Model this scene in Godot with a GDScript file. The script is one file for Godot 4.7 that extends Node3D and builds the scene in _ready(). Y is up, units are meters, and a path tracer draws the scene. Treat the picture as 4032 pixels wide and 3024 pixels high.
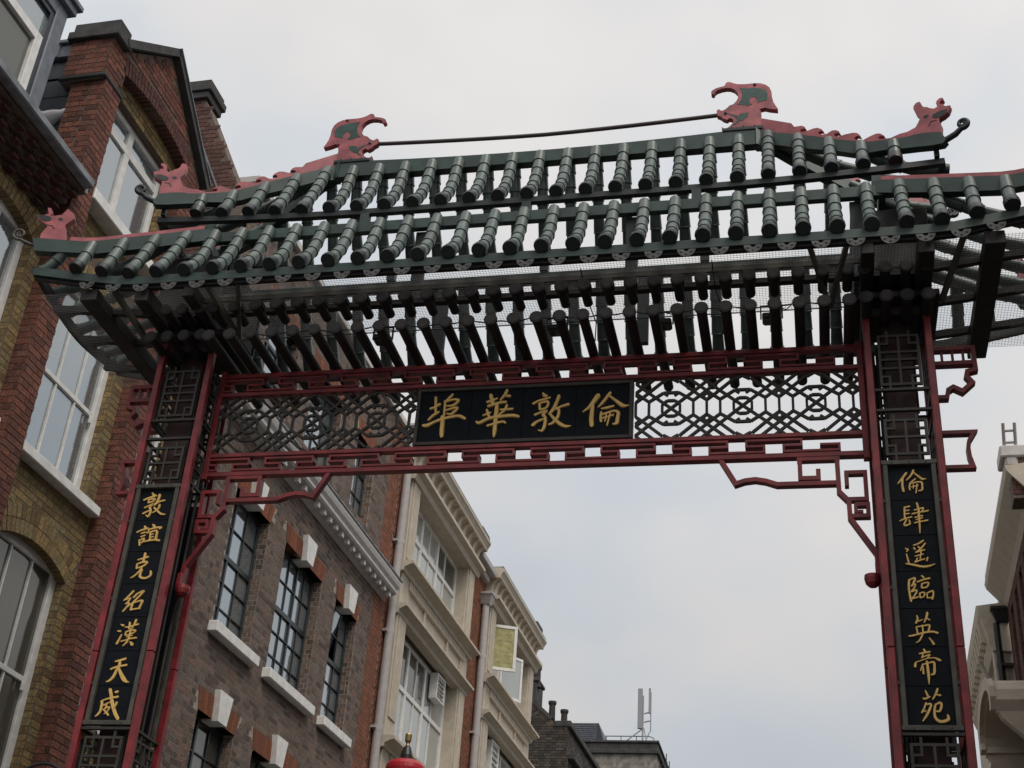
extends Node3D
# A steel Chinese gate over a London street under an overcast sky, built in metres.
# Local frames: the gate's z is the distance from its centre plane; a facade's x runs along the street, y up, z out of the wall.

const D2 := PI / 180.0
var rng := RandomNumberGenerator.new()
var taken := {}
var M := {}
var cam: Camera3D

class MB:
	# collects triangles of one mesh; colours are linear
	var st := SurfaceTool.new()
	var col := Color.WHITE
	var count := 0
	func _init() -> void:
		st.begin(Mesh.PRIMITIVE_TRIANGLES)
	func tri3(a: Vector3, b: Vector3, c: Vector3, na: Vector3, nb: Vector3, nc: Vector3) -> void:
		# a, b, c counter-clockwise seen from outside; Godot wants clockwise
		st.set_color(col); st.set_normal(na); st.add_vertex(a)
		st.set_color(col); st.set_normal(nc); st.add_vertex(c)
		st.set_color(col); st.set_normal(nb); st.add_vertex(b)
		count += 1
	func tri(a: Vector3, b: Vector3, c: Vector3) -> void:
		var n := (b - a).cross(c - a)
		if n.length_squared() < 1e-14:
			return
		n = n.normalized()
		tri3(a, b, c, n, n, n)
	func quad(a: Vector3, b: Vector3, c: Vector3, d: Vector3) -> void:
		tri(a, b, c)
		tri(a, c, d)
	func oq(a: Vector3, b: Vector3, c: Vector3, d: Vector3, o: Vector3) -> void:
		# quad of a convex solid round o, turned outwards
		if (b - a).cross(c - a).dot((a + c) * 0.5 - o) >= 0.0: quad(a, b, c, d)
		else: quad(d, c, b, a)
	func corners(p: Array) -> void:
		# four corners of one end in order, four of the other
		var o := Vector3.ZERO
		for v in p: o += v / 8.0
		oq(p[0], p[1], p[2], p[3], o)
		oq(p[4], p[5], p[6], p[7], o)
		for i in 4:
			var j := (i + 1) % 4
			oq(p[i], p[j], p[4 + j], p[4 + i], o)
	func box(c: Vector3, s: Vector3, t := Transform3D()) -> void:
		var h := s * 0.5
		var p := []
		for y in [-1, 1]:
			for q in [[-1, 1], [1, 1], [1, -1], [-1, -1]]:
				p.append(t * (c + Vector3(q[0] * h.x, y * h.y, q[1] * h.z)))
		corners(p)
	func bx(x0: float, x1: float, y0: float, y1: float, z0: float, z1: float, t := Transform3D()) -> void:
		box(Vector3(x0 + x1, y0 + y1, z0 + z1) * 0.5, Vector3(absf(x1 - x0), absf(y1 - y0), absf(z1 - z0)), t)
	func cbox(x0: float, x1: float, y0: float, y1: float, z0: float, z1: float, e := 0.006, t := Transform3D()) -> void:
		# box with chamfered edges
		var c := Vector3(x0 + x1, y0 + y1, z0 + z1) * 0.5
		var h := Vector3(absf(x1 - x0), absf(y1 - y0), absf(z1 - z0)) * 0.5
		e = minf(e, minf(h.x, minf(h.y, h.z)) * 0.45)
		var f := func(sx: int, sy: int, sz: int, ax: int) -> Vector3:
			var v := Vector3(sx * h.x, sy * h.y, sz * h.z)
			for k in 3:
				if k != ax:
					v[k] -= signf(v[k]) * e
			return t * (c + v)
		var o := t * c
		for ax in 3:
			var b := (ax + 1) % 3
			var d := (ax + 2) % 3
			for s in [-1, 1]:
				var q := []
				for w in [[-1, -1], [1, -1], [1, 1], [-1, 1]]:
					var g := [0, 0, 0]
					g[ax] = s; g[b] = w[0]; g[d] = w[1]
					q.append(f.call(g[0], g[1], g[2], ax))
				oq(q[0], q[1], q[2], q[3], o)
				for r in [-1, 1]:
					var g0 := [0, 0, 0]; var g1 := [0, 0, 0]
					g0[ax] = -1; g0[b] = s; g0[d] = r
					g1[ax] = 1; g1[b] = s; g1[d] = r
					oq(f.call(g0[0], g0[1], g0[2], b), f.call(g1[0], g1[1], g1[2], b), f.call(g1[0], g1[1], g1[2], d), f.call(g0[0], g0[1], g0[2], d), o)
		for sx in [-1, 1]:
			for sy in [-1, 1]:
				for sz in [-1, 1]:
					var a: Vector3 = f.call(sx, sy, sz, 0)
					var b: Vector3 = f.call(sx, sy, sz, 1)
					var d: Vector3 = f.call(sx, sy, sz, 2)
					if (b - a).cross(d - a).dot(a - o) > 0.0: tri(a, b, d)
					else: tri(a, d, b)
	func bar(a: Vector3, b: Vector3, w: float, h: float, up := Vector3.UP) -> void:
		# box from a to b, w across, h along up
		var d := (b - a).normalized()
		var s := d.cross(up)
		if s.length() < 1e-4:
			s = d.cross(Vector3.RIGHT)
		s = s.normalized() * w * 0.5
		var u := s.cross(d).normalized() * h * 0.5
		corners([a - s - u, a + s - u, a + s + u, a - s + u, b - s - u, b + s - u, b + s + u, b - s + u])
	func sweep(pts: Array, w: float, h: float) -> void:
		# one unbroken bar along pts, h high, w across, mitred at every bend
		var n := pts.size()
		var rows := []
		for i in n:
			var d: Vector3 = (pts[mini(i + 1, n - 1)] - pts[maxi(i - 1, 0)]).normalized()
			var s := d.cross(Vector3.UP).normalized() * w * 0.5
			var u := s.cross(d).normalized() * h * 0.5
			rows.append([pts[i] - s - u, pts[i] + s - u, pts[i] + s + u, pts[i] - s + u])
		for i in n - 1:
			var o: Vector3 = (pts[i] + pts[i + 1]) * 0.5
			for k in 4:
				var j := (k + 1) % 4
				oq(rows[i][k], rows[i][j], rows[i + 1][j], rows[i + 1][k], o)
		var e0: Vector3 = (pts[0] + pts[1]) * 0.5
		var e1: Vector3 = (pts[n - 1] + pts[n - 2]) * 0.5
		oq(rows[0][0], rows[0][1], rows[0][2], rows[0][3], e0)
		oq(rows[n - 1][0], rows[n - 1][1], rows[n - 1][2], rows[n - 1][3], e1)
	func path(pts: Array, w: float, dz: float, t := Transform3D()) -> void:
		# flat bars of width w in the xy plane along pts, dz deep, mitred
		var n := pts.size()
		var l := []
		var r := []
		for i in n:
			var p: Vector2 = pts[i]
			var d0: Vector2 = (pts[i] - pts[i - 1]).normalized() if i > 0 else (pts[1] - pts[0]).normalized()
			var d1: Vector2 = (pts[i + 1] - pts[i]).normalized() if i < n - 1 else d0
			var nn := (d0.orthogonal() + d1.orthogonal())
			nn = nn.normalized() / maxf(0.4, nn.normalized().dot(d0.orthogonal()))
			l.append(p + nn * w * 0.5)
			r.append(p - nn * w * 0.5)
		for i in n - 1:
			var c := []
			for z in [-0.5, 0.5]:
				for v in [l[i], r[i], r[i + 1], l[i + 1]]:
					c.append(t * Vector3(v.x, v.y, z * dz))
			corners(c)
	func prism(poly: PackedVector2Array, z0: float, z1: float, t := Transform3D()) -> void:
		var p := poly
		if Geometry2D.is_polygon_clockwise(p):
			p = p.duplicate(); p.reverse()
		var ix := Geometry2D.triangulate_polygon(p)
		var flip := t.basis.determinant() < 0.0
		for i in range(0, ix.size(), 3):
			var a := p[ix[i]]; var b := p[ix[i + 1]]; var c := p[ix[i + 2]]
			if (b - a).cross(c - a) < 0.0:
				var k := b; b = c; c = k
			var f := [t * Vector3(a.x, a.y, z1), t * Vector3(b.x, b.y, z1), t * Vector3(c.x, c.y, z1)]
			var g := [t * Vector3(a.x, a.y, z0), t * Vector3(c.x, c.y, z0), t * Vector3(b.x, b.y, z0)]
			if flip:
				tri(f[0], f[2], f[1]); tri(g[0], g[2], g[1])
			else:
				tri(f[0], f[1], f[2]); tri(g[0], g[1], g[2])
		for i in p.size():
			var a := p[i]; var b := p[(i + 1) % p.size()]
			var q := [t * Vector3(a.x, a.y, z0), t * Vector3(b.x, b.y, z0), t * Vector3(b.x, b.y, z1), t * Vector3(a.x, a.y, z1)]
			if flip: quad(q[3], q[2], q[1], q[0])
			else: quad(q[0], q[1], q[2], q[3])
	func tube(pts: Array, rad: Array, sides := 8, caps := true) -> void:
		var n := pts.size()
		var rings := []
		var norms := []
		var u := Vector3.ZERO
		for i in n:
			var d: Vector3 = (pts[mini(i + 1, n - 1)] - pts[maxi(i - 1, 0)])
			if d.length() < 1e-7 and i > 0:
				d = pts[i] - pts[i - 1]
			d = d.normalized()
			if i == 0:
				u = d.cross(Vector3.UP)
				if u.length() < 0.05: u = d.cross(Vector3.RIGHT)
				u = u.normalized()
			else:
				u = (u - d * u.dot(d)).normalized()
			var v := d.cross(u)
			var ring := []
			var nr := []
			for k in sides:
				var a := TAU * k / sides
				var e := u * cos(a) + v * sin(a)
				ring.append(pts[i] + e * float(rad[mini(i, rad.size() - 1)]))
				nr.append(e)
			rings.append(ring); norms.append(nr)
		for i in n - 1:
			for k in sides:
				var j := (k + 1) % sides
				var flat: bool = (pts[i] - pts[i + 1]).length() < 0.004
				if flat:
					quad(rings[i][k], rings[i][j], rings[i + 1][j], rings[i + 1][k])
				else:
					tri3(rings[i][k], rings[i][j], rings[i + 1][j], norms[i][k], norms[i][j], norms[i + 1][j])
					tri3(rings[i][k], rings[i + 1][j], rings[i + 1][k], norms[i][k], norms[i + 1][j], norms[i + 1][k])
		if caps:
			for k in sides:
				var j := (k + 1) % sides
				tri(pts[0], rings[0][j], rings[0][k])
				tri(pts[n - 1], rings[n - 1][k], rings[n - 1][j])
	func lathe(prof: Array, sides := 16, t := Transform3D()) -> void:
		# prof: Vector2(radius, y) from bottom to top
		for i in prof.size() - 1:
			var a: Vector2 = prof[i]; var b: Vector2 = prof[i + 1]
			for k in sides:
				var c0 := Vector3(cos(TAU * k / sides), 0, -sin(TAU * k / sides))
				var c1 := Vector3(cos(TAU * (k + 1) / sides), 0, -sin(TAU * (k + 1) / sides))
				quad(t * (c0 * a.x + Vector3.UP * a.y), t * (c1 * a.x + Vector3.UP * a.y), t * (c1 * b.x + Vector3.UP * b.y), t * (c0 * b.x + Vector3.UP * b.y))
	func mesh() -> ArrayMesh:
		return st.commit()

func v2(s: String, k := 0.001) -> PackedVector2Array:
	var out := PackedVector2Array()
	for q in s.split(";"):
		var p := q.split(" ")
		out.append(Vector2(float(p[0]), float(p[1])) * k)
	return out

func lin(r: float, g: float, b: float) -> Color:
	return Color(r, g, b)

func numbered(called: String) -> String:
	var n: int = taken.get(called, 0)
	taken[called] = n + 1
	return called if n == 0 else "%s_%03d" % [called, n]

func thing(called: String, label: String, category: String, at := Vector3.ZERO, turn := 0.0, group := "") -> Node3D:
	var o := Node3D.new()
	o.name = numbered(called)
	add_child(o)
	o.position = at
	o.rotation.y = turn
	o.set_meta("label", label)
	o.set_meta("category", category)
	if group: o.set_meta("group", group)
	return o

func put(called: String, m: Mesh, material: Material, parent: Node, at := Transform3D()) -> MeshInstance3D:
	var o := MeshInstance3D.new()
	o.name = called
	o.mesh = m
	o.material_override = material
	o.transform = at
	parent.add_child(o, true)
	return o

func part(called: String, b: MB, material: Material, parent: Node) -> MeshInstance3D:
	return put(called, b.mesh(), material, parent)

func struct(called: String, b: MB, material: Material) -> MeshInstance3D:
	var o := part(called, b, material, self)
	o.set_meta("kind", "structure")
	return o

func noise_tex(freq: float, octaves: int, lo: float, hi: float, sd: int, size := 256, mid := 0.5) -> NoiseTexture2D:
	var n := FastNoiseLite.new()
	n.seed = sd
	n.noise_type = FastNoiseLite.TYPE_SIMPLEX_SMOOTH
	n.frequency = freq
	n.fractal_octaves = octaves
	n.fractal_gain = 0.55
	var g := Gradient.new()
	g.offsets = PackedFloat32Array([0.15, mid, 0.85])
	g.colors = PackedColorArray([Color(lo, lo, lo), Color((lo + hi) * 0.5, (lo + hi) * 0.5, (lo + hi) * 0.5), Color(hi, hi, hi)])
	var t := NoiseTexture2D.new()
	t.width = size; t.height = size
	t.seamless = true
	t.noise = n
	t.color_ramp = g
	return t

func mat(called: String, c: Color, rough: float, tex: Texture2D = null, scale := 1.0, bump: Texture2D = null, depth := 0.0, metal := 0.0) -> StandardMaterial3D:
	var m := StandardMaterial3D.new()
	m.resource_name = called
	m.albedo_color = c.linear_to_srgb()
	m.roughness = rough
	m.metallic = metal
	m.vertex_color_use_as_albedo = true
	m.uv1_triplanar = true
	m.uv1_world_triplanar = true
	m.uv1_scale = Vector3.ONE * scale
	if tex: m.albedo_texture = tex
	if bump:
		m.heightmap_enabled = true
		m.heightmap_texture = bump
		m.heightmap_scale = depth
	M[called] = m
	return m

func _ready() -> void:
	rng.seed = 20240611
	# ---- camera
	cam = Camera3D.new()
	cam.name = "camera"
	cam.fov = 31.42
	cam.near = 0.1
	cam.far = 600.0
	add_child(cam)
	cam.transform = Transform3D(Basis(Vector3.UP, 0.23944) * Basis(Vector3.RIGHT, 0.52879) * Basis(Vector3.BACK, 0.07679), Vector3(2.2237, 1.6, 9.3328))
	cam.current = true
	# ---- sky, sun, exposure
	var we := WorldEnvironment.new()
	we.name = "world"
	var env := Environment.new()
	env.background_mode = Environment.BG_SKY
	var sky := Sky.new()
	var ps := PanoramaSkyMaterial.new()
	ps.panorama = ImageTexture.create_from_image(overcast())
	sky.sky_material = ps
	env.sky = sky
	env.tonemap_mode = Environment.TONE_MAPPER_LINEAR
	env.tonemap_exposure = 1.25
	env.sdfgi_enabled = true
	env.ssao_enabled = true
	env.ssil_enabled = true
	we.environment = env
	add_child(we)
	var sun := DirectionalLight3D.new()
	sun.name = "veiled_sun"
	sun.light_energy = 0.5
	sun.light_angular_distance = 30.0
	sun.light_color = Color(1.0, 0.97, 0.93)
	sun.shadow_enabled = true
	add_child(sun)
	sun.look_at_from_position(Vector3(4.5, 9.0, 5.0), Vector3.ZERO)
	materials()
	setting()
	gabled_building()
	brown_building()
	stucco_building()
	far_buildings()
	right_buildings()
	gate()
	street_things()

func overcast() -> Image:
	var w := 1024
	var h := 512
	var im := Image.create(w, h, false, Image.FORMAT_RGBF)
	var a := FastNoiseLite.new()
	a.seed = 5; a.frequency = 1.7; a.fractal_octaves = 5; a.fractal_gain = 0.5
	var b := FastNoiseLite.new()
	b.seed = 11; b.frequency = 0.9; b.fractal_octaves = 4
	for y in h:
		var th := (0.5 - (y + 0.5) / h) * PI
		for x in w:
			var ph := ((x + 0.5) / w - 0.5) * TAU
			var d := Vector3(sin(ph) * cos(th), sin(th), -cos(ph) * cos(th))
			var e := maxf(d.y, 0.0)
			# cloud deck: brighter overhead, flattened towards the horizon
			var q := Vector3(d.x, d.y * 1.6, d.z) * 1.6
			var n1 := a.get_noise_3dv(q * 1.3 + Vector3(3, 0, 7))
			var n2 := b.get_noise_3dv(q)
			var k := 0.47 + 0.135 * smoothstep(0.1, 0.75, e) + 0.3 * smoothstep(0.78, 1.0, e)
			k *= 1.0 + 0.13 * n1 + 0.14 * n2
			var cool := clampf(0.5 - 1.6 * n1 - 0.9 * n2 - 0.5 * e, 0.0, 1.0)
			var c := Color(1.005, 0.985, 0.98).lerp(Color(0.93, 0.99, 1.06), cool)
			im.set_pixel(x, y, Color(c.r * k, c.g * k, c.b * k))
	return im

func materials() -> void:
	var fine := noise_tex(0.03, 5, 0.72, 1.0, 3)
	var blotch := noise_tex(0.012, 5, 0.74, 1.0, 8)
	var streak := noise_tex(0.02, 4, 0.86, 1.0, 14)
	var faint := noise_tex(0.015, 5, 0.9, 1.0, 33)
	var rough := noise_tex(0.05, 5, 0.0, 1.0, 21)
	M["fine"] = fine
	mat("brick", Color.WHITE, 0.92, fine, 3.0, rough, 0.3)
	mat("mortar_dark", lin(0.18, 0.135, 0.105), 0.95, fine, 4.0)
	mat("mortar_pale", lin(0.46, 0.39, 0.33), 0.95, fine, 4.0)
	mat("stucco", lin(0.56, 0.49, 0.39), 0.75, faint, 0.9, rough, 0.02)
	mat("white_paint", lin(0.84, 0.83, 0.8), 0.5, faint, 1.6)
	mat("old_white", lin(0.62, 0.59, 0.56), 0.6, faint, 1.6)
	mat("stone", lin(0.32, 0.3, 0.26), 0.9, blotch, 0.8, rough, 0.2)
	mat("dark_stone", lin(0.07, 0.07, 0.07), 0.9, blotch, 0.8, rough, 0.2)
	mat("lead", lin(0.22, 0.235, 0.26), 0.5, blotch, 1.2)
	mat("zinc", lin(0.03, 0.04, 0.052), 0.45, streak, 1.0)
	mat("grey_frame", lin(0.17, 0.19, 0.22), 0.5, streak, 1.0)
	mat("dark_frame", lin(0.014, 0.024, 0.028), 0.4, streak, 2.0)
	mat("pipe_paint", lin(0.46, 0.43, 0.42), 0.5, faint, 1.5)
	mat("asphalt", lin(0.05, 0.05, 0.05), 0.95, fine, 0.6)
	mat("paving", lin(0.24, 0.23, 0.22), 0.9, blotch, 0.6)
	mat("red_paint", lin(0.26, 0.022, 0.027), 0.45, blotch, 1.3, rough, 0.03)
	mat("core_paint", lin(0.05, 0.012, 0.011), 0.6, blotch, 1.3)
	mat("rod_paint", lin(0.085, 0.06, 0.06), 0.5, blotch, 1.3)
	mat("lattice_paint", lin(0.042, 0.036, 0.027), 0.6, blotch, 1.5)
	mat("frame_paint", lin(0.085, 0.078, 0.062), 0.55, blotch, 1.5)
	mat("board_paint", lin(0.008, 0.01, 0.014), 0.7, streak, 1.4)
	mat("gold_leaf", lin(0.78, 0.5, 0.15), 0.45, faint, 5.0, null, 0.0, 0.1)
	mat("green_paint", lin(0.03, 0.062, 0.052), 0.45, blotch, 1.0)
	mat("inlay_green", lin(0.03, 0.085, 0.07), 0.5, blotch, 2.0)
	mat("dark_green", lin(0.012, 0.02, 0.021), 0.5, blotch, 1.0)
	mat("tile_glaze", lin(0.125, 0.165, 0.15), 0.38, blotch, 2.6, rough, 0.05)
	mat("cap_glaze", lin(0.012, 0.018, 0.02), 0.4, streak, 2.0)
	mat("pink_paint", lin(0.46, 0.12, 0.135), 0.5, blotch, 1.6)
	mat("timber_dark", lin(0.028, 0.023, 0.022), 0.7, blotch, 1.2)
	mat("disc_metal", lin(0.1, 0.1, 0.095), 0.6, blotch, 3.0)
	mat("net_wire", lin(0.3, 0.3, 0.3), 0.7)
	mat("black_metal", lin(0.012, 0.012, 0.013), 0.4)
	mat("lamp_red", lin(0.42, 0.018, 0.03), 0.35)
	mat("brass", lin(0.35, 0.27, 0.12), 0.4, null, 1.0, null, 0.0, 0.6)
	mat("antenna_grey", lin(0.3, 0.31, 0.32), 0.5)
	mat("yellow_board", lin(0.5, 0.47, 0.22), 0.8, blotch, 2.0)
	mat("plastic_sheet", lin(0.6, 0.6, 0.62), 0.35)
	mat("clay_pot", lin(0.06, 0.05, 0.045), 0.9, fine, 3.0)
	mat("curtain", lin(0.5, 0.5, 0.48), 0.9, streak, 2.0)
	mat("room_dark", lin(0.03, 0.028, 0.025), 0.9)
	(M.board_paint as StandardMaterial3D).metallic_specular = 0.25
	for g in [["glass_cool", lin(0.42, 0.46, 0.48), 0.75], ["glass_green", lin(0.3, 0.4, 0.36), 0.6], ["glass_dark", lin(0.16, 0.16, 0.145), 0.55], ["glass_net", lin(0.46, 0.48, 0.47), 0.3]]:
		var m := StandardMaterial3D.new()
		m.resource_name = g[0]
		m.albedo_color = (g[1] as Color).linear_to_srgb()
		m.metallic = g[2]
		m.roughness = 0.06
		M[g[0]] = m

func setting() -> void:
	var g := MB.new()
	g.quad(Vector3(-300, 0, 300), Vector3(300, 0, 300), Vector3(300, 0, -300), Vector3(-300, 0, -300))
	struct("ground", g, M.asphalt)
	for s in [-1, 1]:
		var p := MB.new()
		if s < 0: p.cbox(-5.6, -2.6, 0.0, 0.12, -60, 30, 0.02)
		else: p.cbox(2.9, 5.7, 0.0, 0.12, -60, 30, 0.02)
		struct("pavement", p, M.paving)

# ---------------------------------------------------------------- bricks, walls, windows
var unit := {}
var off := 0.0
var bricks_t: Array[Transform3D] = []
var bricks_c: Array[Color] = []

func unit_brick(c: Color) -> Mesh:
	# one brick, one metre each way, without its back
	if not unit.has(c):
		var b := MB.new()
		b.col = c
		var e := [Vector3(0, 0, 0), Vector3(1, 0, 0), Vector3(1, 1, 0), Vector3(0, 1, 0)]
		var f := [Vector3(0, 0, 1), Vector3(1, 0, 1), Vector3(1, 1, 1), Vector3(0, 1, 1)]
		b.quad(f[0], f[1], f[2], f[3])
		for i in 4:
			var j := (i + 1) % 4
			b.quad(e[i], e[j], f[j], f[i])
		unit[c] = b.mesh()
	return unit[c]

func tones(base: Color, spread: float, n: int, extra := []) -> Array:
	var out := []
	for i in n:
		var k := 1.0 + spread * (2.0 * i / (n - 1.0) - 1.0)
		var h := rng.randf_range(-0.08, 0.08)
		out.append(Color(base.r * k * (1.0 + h), base.g * k, base.b * k * (1.0 - h)))
	out.append_array(extra)
	return out

func face(o: Vector3, along: Vector3, normal: Vector3) -> Transform3D:
	return Transform3D(Basis(along, Vector3.UP, normal), o)

func cut(x0: float, x1: float, y: float, holes: Array) -> Array:
	var spans := [[x0, x1]]
	for h in holes:
		if y > h.position.y and y < h.end.y:
			var next := []
			for s in spans:
				if h.end.x <= s[0] or h.position.x >= s[1]:
					next.append(s)
				else:
					if h.position.x > s[0]: next.append([s[0], h.position.x])
					if h.end.x < s[1]: next.append([h.end.x, s[1]])
			spans = next
	return spans

func lay(t: Transform3D, x0: float, x1: float, y0: float, y1: float, holes: Array, palette: Array, stretcher := true, mask = null, proud := 0.005) -> void:
	# courses of 75 mm in Flemish bond (or headers only), cut round the holes
	var r0 := int(ceil((y0 - 0.02) / 0.075))
	var r := r0
	while (r + 1) * 0.075 <= y1 + 0.02:
		var ya := r * 0.075 + 0.01
		var mid := ya + 0.0325
		for s in cut(x0, x1, mid, holes):
			var x: float = floor(s[0] / 0.3375) * 0.3375 + (0.16875 if r % 2 else 0.0) - 0.3375
			var k := 0
			while x < s[1]:
				var ln := 0.215 if (k % 2 == 0 and stretcher) else 0.1025
				var a := maxf(x, s[0] + (0.004 if x < s[0] else 0.0))
				var b := minf(x + ln, s[1] - 0.004)
				if b - a > 0.025 and (mask == null or mask.call(Vector2((a + b) * 0.5, mid))):
					var d := proud * rng.randf_range(0.75, 1.2)
					bricks_t.append(t * Transform3D(Basis.from_scale(Vector3(b - a, 0.065, d)), Vector3(a, ya, -0.002)))
					bricks_c.append(palette[rng.randi() % palette.size()])
				x += ln + 0.01
				k += 1
		r += 1

func wall(b: MB, t: Transform3D, x0: float, x1: float, y0: float, y1: float, holes: Array) -> void:
	# mortar sheet with rectangular openings
	var ys := [y0, y1]
	for h in holes:
		for v in [h.position.y, h.end.y]:
			if v > y0 and v < y1: ys.append(v)
	ys.sort()
	for i in ys.size() - 1:
		if ys[i + 1] - ys[i] < 1e-4: continue
		for s in cut(x0, x1, (ys[i] + ys[i + 1]) * 0.5, holes):
			b.quad(t * Vector3(s[0], ys[i], 0), t * Vector3(s[1], ys[i], 0), t * Vector3(s[1], ys[i + 1], 0), t * Vector3(s[0], ys[i + 1], 0))

func fin_bricks(root: Node3D, parent: Node3D, most := 300) -> void:
	# the bricks that show largest become parts of their own, the rest one joined part
	var inv := cam.transform.affine_inverse()
	var ty := tan(deg_to_rad(cam.fov) * 0.5)
	var rank := []
	for i in bricks_t.size():
		var t := bricks_t[i]
		var p := root.transform * (t * Vector3(0.5, 0.5, 1.0) - Vector3(off, 0, 0))
		var q := inv * p
		var size := 0.0
		if q.z < -0.5 and absf(q.x / q.z) < ty * 4.0 / 3.0 and absf(q.y / q.z) < ty:
			var n := (root.transform.basis * t.basis.z).normalized()
			size = t.basis.x.length() * maxf(0.0, n.dot((cam.position - p).normalized())) / q.length_squared()
		rank.append([size, i])
	rank.sort_custom(func(a, b): return a[0] > b[0] if a[0] != b[0] else a[1] < b[1])
	var rest := MB.new()
	for k in rank.size():
		var i: int = rank[k][1]
		if k < most and rank[k][0] > 0.0:
			var t := bricks_t[i]
			t.origin -= Vector3(off, 0, 0) if parent == root else Vector3.ZERO
			put("brick", unit_brick(bricks_c[i]), M.brick, parent, t)
		else:
			rest.col = bricks_c[i]
			var t := bricks_t[i]
			var e := [t * Vector3(0, 0, 0), t * Vector3(1, 0, 0), t * Vector3(1, 1, 0), t * Vector3(0, 1, 0)]
			var f := [t * Vector3(0, 0, 1), t * Vector3(1, 0, 1), t * Vector3(1, 1, 1), t * Vector3(0, 1, 1)]
			rest.quad(f[0], f[1], f[2], f[3])
			for n in 4:
				var j := (n + 1) % 4
				rest.quad(e[n], e[j], f[j], f[n])
	if rest.count:
		fp("brickwork", rest, M.brick, parent).set_meta("kind", "stuff")
	bricks_t.clear()
	bricks_c.clear()

func fp(called: String, b: MB, material: Material, parent: Node) -> MeshInstance3D:
	# a part of a building: shifted back by the building's own start along the street
	var o := part(called, b, material, parent)
	if parent.get_parent() == self: o.position.x = -off
	return o

func facade(called: String, label: String, left: bool, u0: float, category := "building", group := "") -> Node3D:
	off = u0
	var th := 0.0253264
	var turn := PI / 2 - th if left else -PI / 2 - th
	var o := thing(called, label, category, Vector3.ZERO, turn, group)
	var p := Vector3(-5.25, 0, 0) if left else Vector3(5.2, 0, 0)
	o.position = p + o.basis.x * u0
	return o

func pane(parent: Node, x0: float, x1: float, y0: float, y1: float, z: float, material: Material) -> void:
	var b := MB.new()
	# panes of old glass never lie quite flat: tilt each a little
	var j := rng.randf_range(-0.004, 0.004)
	b.corners([Vector3(x0, y0, z - 0.006), Vector3(x1, y0, z - 0.006), Vector3(x1, y0, z + j), Vector3(x0, y0, z), Vector3(x0, y1, z - 0.006), Vector3(x1, y1, z - 0.006), Vector3(x1, y1, z), Vector3(x0, y1, z + j)])
	fp("pane", b, material, parent)

func glazed(parent: Node, called: String, x0: float, x1: float, z: float, ys: Array, cols: Array, fm: Material, pm: Material, o := {}) -> MeshInstance3D:
	# a window: outer frame, thick bars at the ys marked as rails, thin bars elsewhere, one pane per light
	# ys: heights from bottom to top; cols: positions across, both including the ends
	var fw: float = o.get("fw", 0.06)
	var bw: float = o.get("bar", 0.022)
	var rails: Dictionary = o.get("rails", {})
	var posts: Dictionary = o.get("posts", {})
	var dp: float = o.get("deep", 0.05)
	var b := MB.new()
	var n := ys.size()
	var m := cols.size()
	b.cbox(x0, x0 + fw, ys[0], ys[n - 1], z - dp, z, 0.005)
	b.cbox(x1 - fw, x1, ys[0], ys[n - 1], z - dp, z, 0.005)
	b.cbox(x0 + fw, x1 - fw, ys[0], ys[0] + fw, z - dp, z - 0.002, 0.005)
	b.cbox(x0 + fw, x1 - fw, ys[n - 1] - fw, ys[n - 1], z - dp, z - 0.002, 0.005)
	for i in range(1, n - 1):
		var h: float = rails.get(i, bw)
		b.cbox(x0 + fw, x1 - fw, ys[i] - h * 0.5, ys[i] + h * 0.5, z - dp + 0.004, z - (0.004 if h > bw else 0.012), 0.004)
	for k in range(1, m - 1):
		var h: float = posts.get(k, bw)
		for i in n - 1:
			var lo: float = ys[i] + (fw if i == 0 else rails.get(i, bw) * 0.5)
			var hi: float = ys[i + 1] - (fw if i == n - 2 else rails.get(i + 1, bw) * 0.5)
			b.bx(cols[k] - h * 0.5, cols[k] + h * 0.5, lo, hi, z - dp + 0.006, z - (0.006 if h > bw else 0.014))
	var w := fp(called, b, fm, parent)
	for i in n - 1:
		for k in m - 1:
			if o.get("skip", []).has(Vector2i(k, i)): continue
			var p: Material = o.get("pane_at", {}).get(Vector2i(k, i), pm)
			pane(w, maxf(cols[k], x0 + fw * 0.8), minf(cols[k + 1], x1 - fw * 0.8), maxf(ys[i], ys[0] + fw * 0.8), minf(ys[i + 1], ys[n - 1] - fw * 0.8), z - dp * 0.7, p)
	return w

func evenly(a: float, b: float, n: int) -> Array:
	var out := []
	for i in n + 1:
		out.append(lerpf(a, b, float(i) / n))
	return out

func reveal(b: MB, x0: float, x1: float, y0: float, y1: float, z0: float, z1: float, head := true) -> void:
	# the four inner faces of an opening from the wall face z1 back to z0
	b.quad(Vector3(x1, y0, z1), Vector3(x1, y1, z1), Vector3(x1, y1, z0), Vector3(x1, y0, z0))
	b.quad(Vector3(x0, y1, z1), Vector3(x0, y0, z1), Vector3(x0, y0, z0), Vector3(x0, y1, z0))
	b.quad(Vector3(x0, y0, z1), Vector3(x1, y0, z1), Vector3(x1, y0, z0), Vector3(x0, y0, z0))
	if head:
		b.quad(Vector3(x0, y1, z0), Vector3(x1, y1, z0), Vector3(x1, y1, z1), Vector3(x0, y1, z1))

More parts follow.
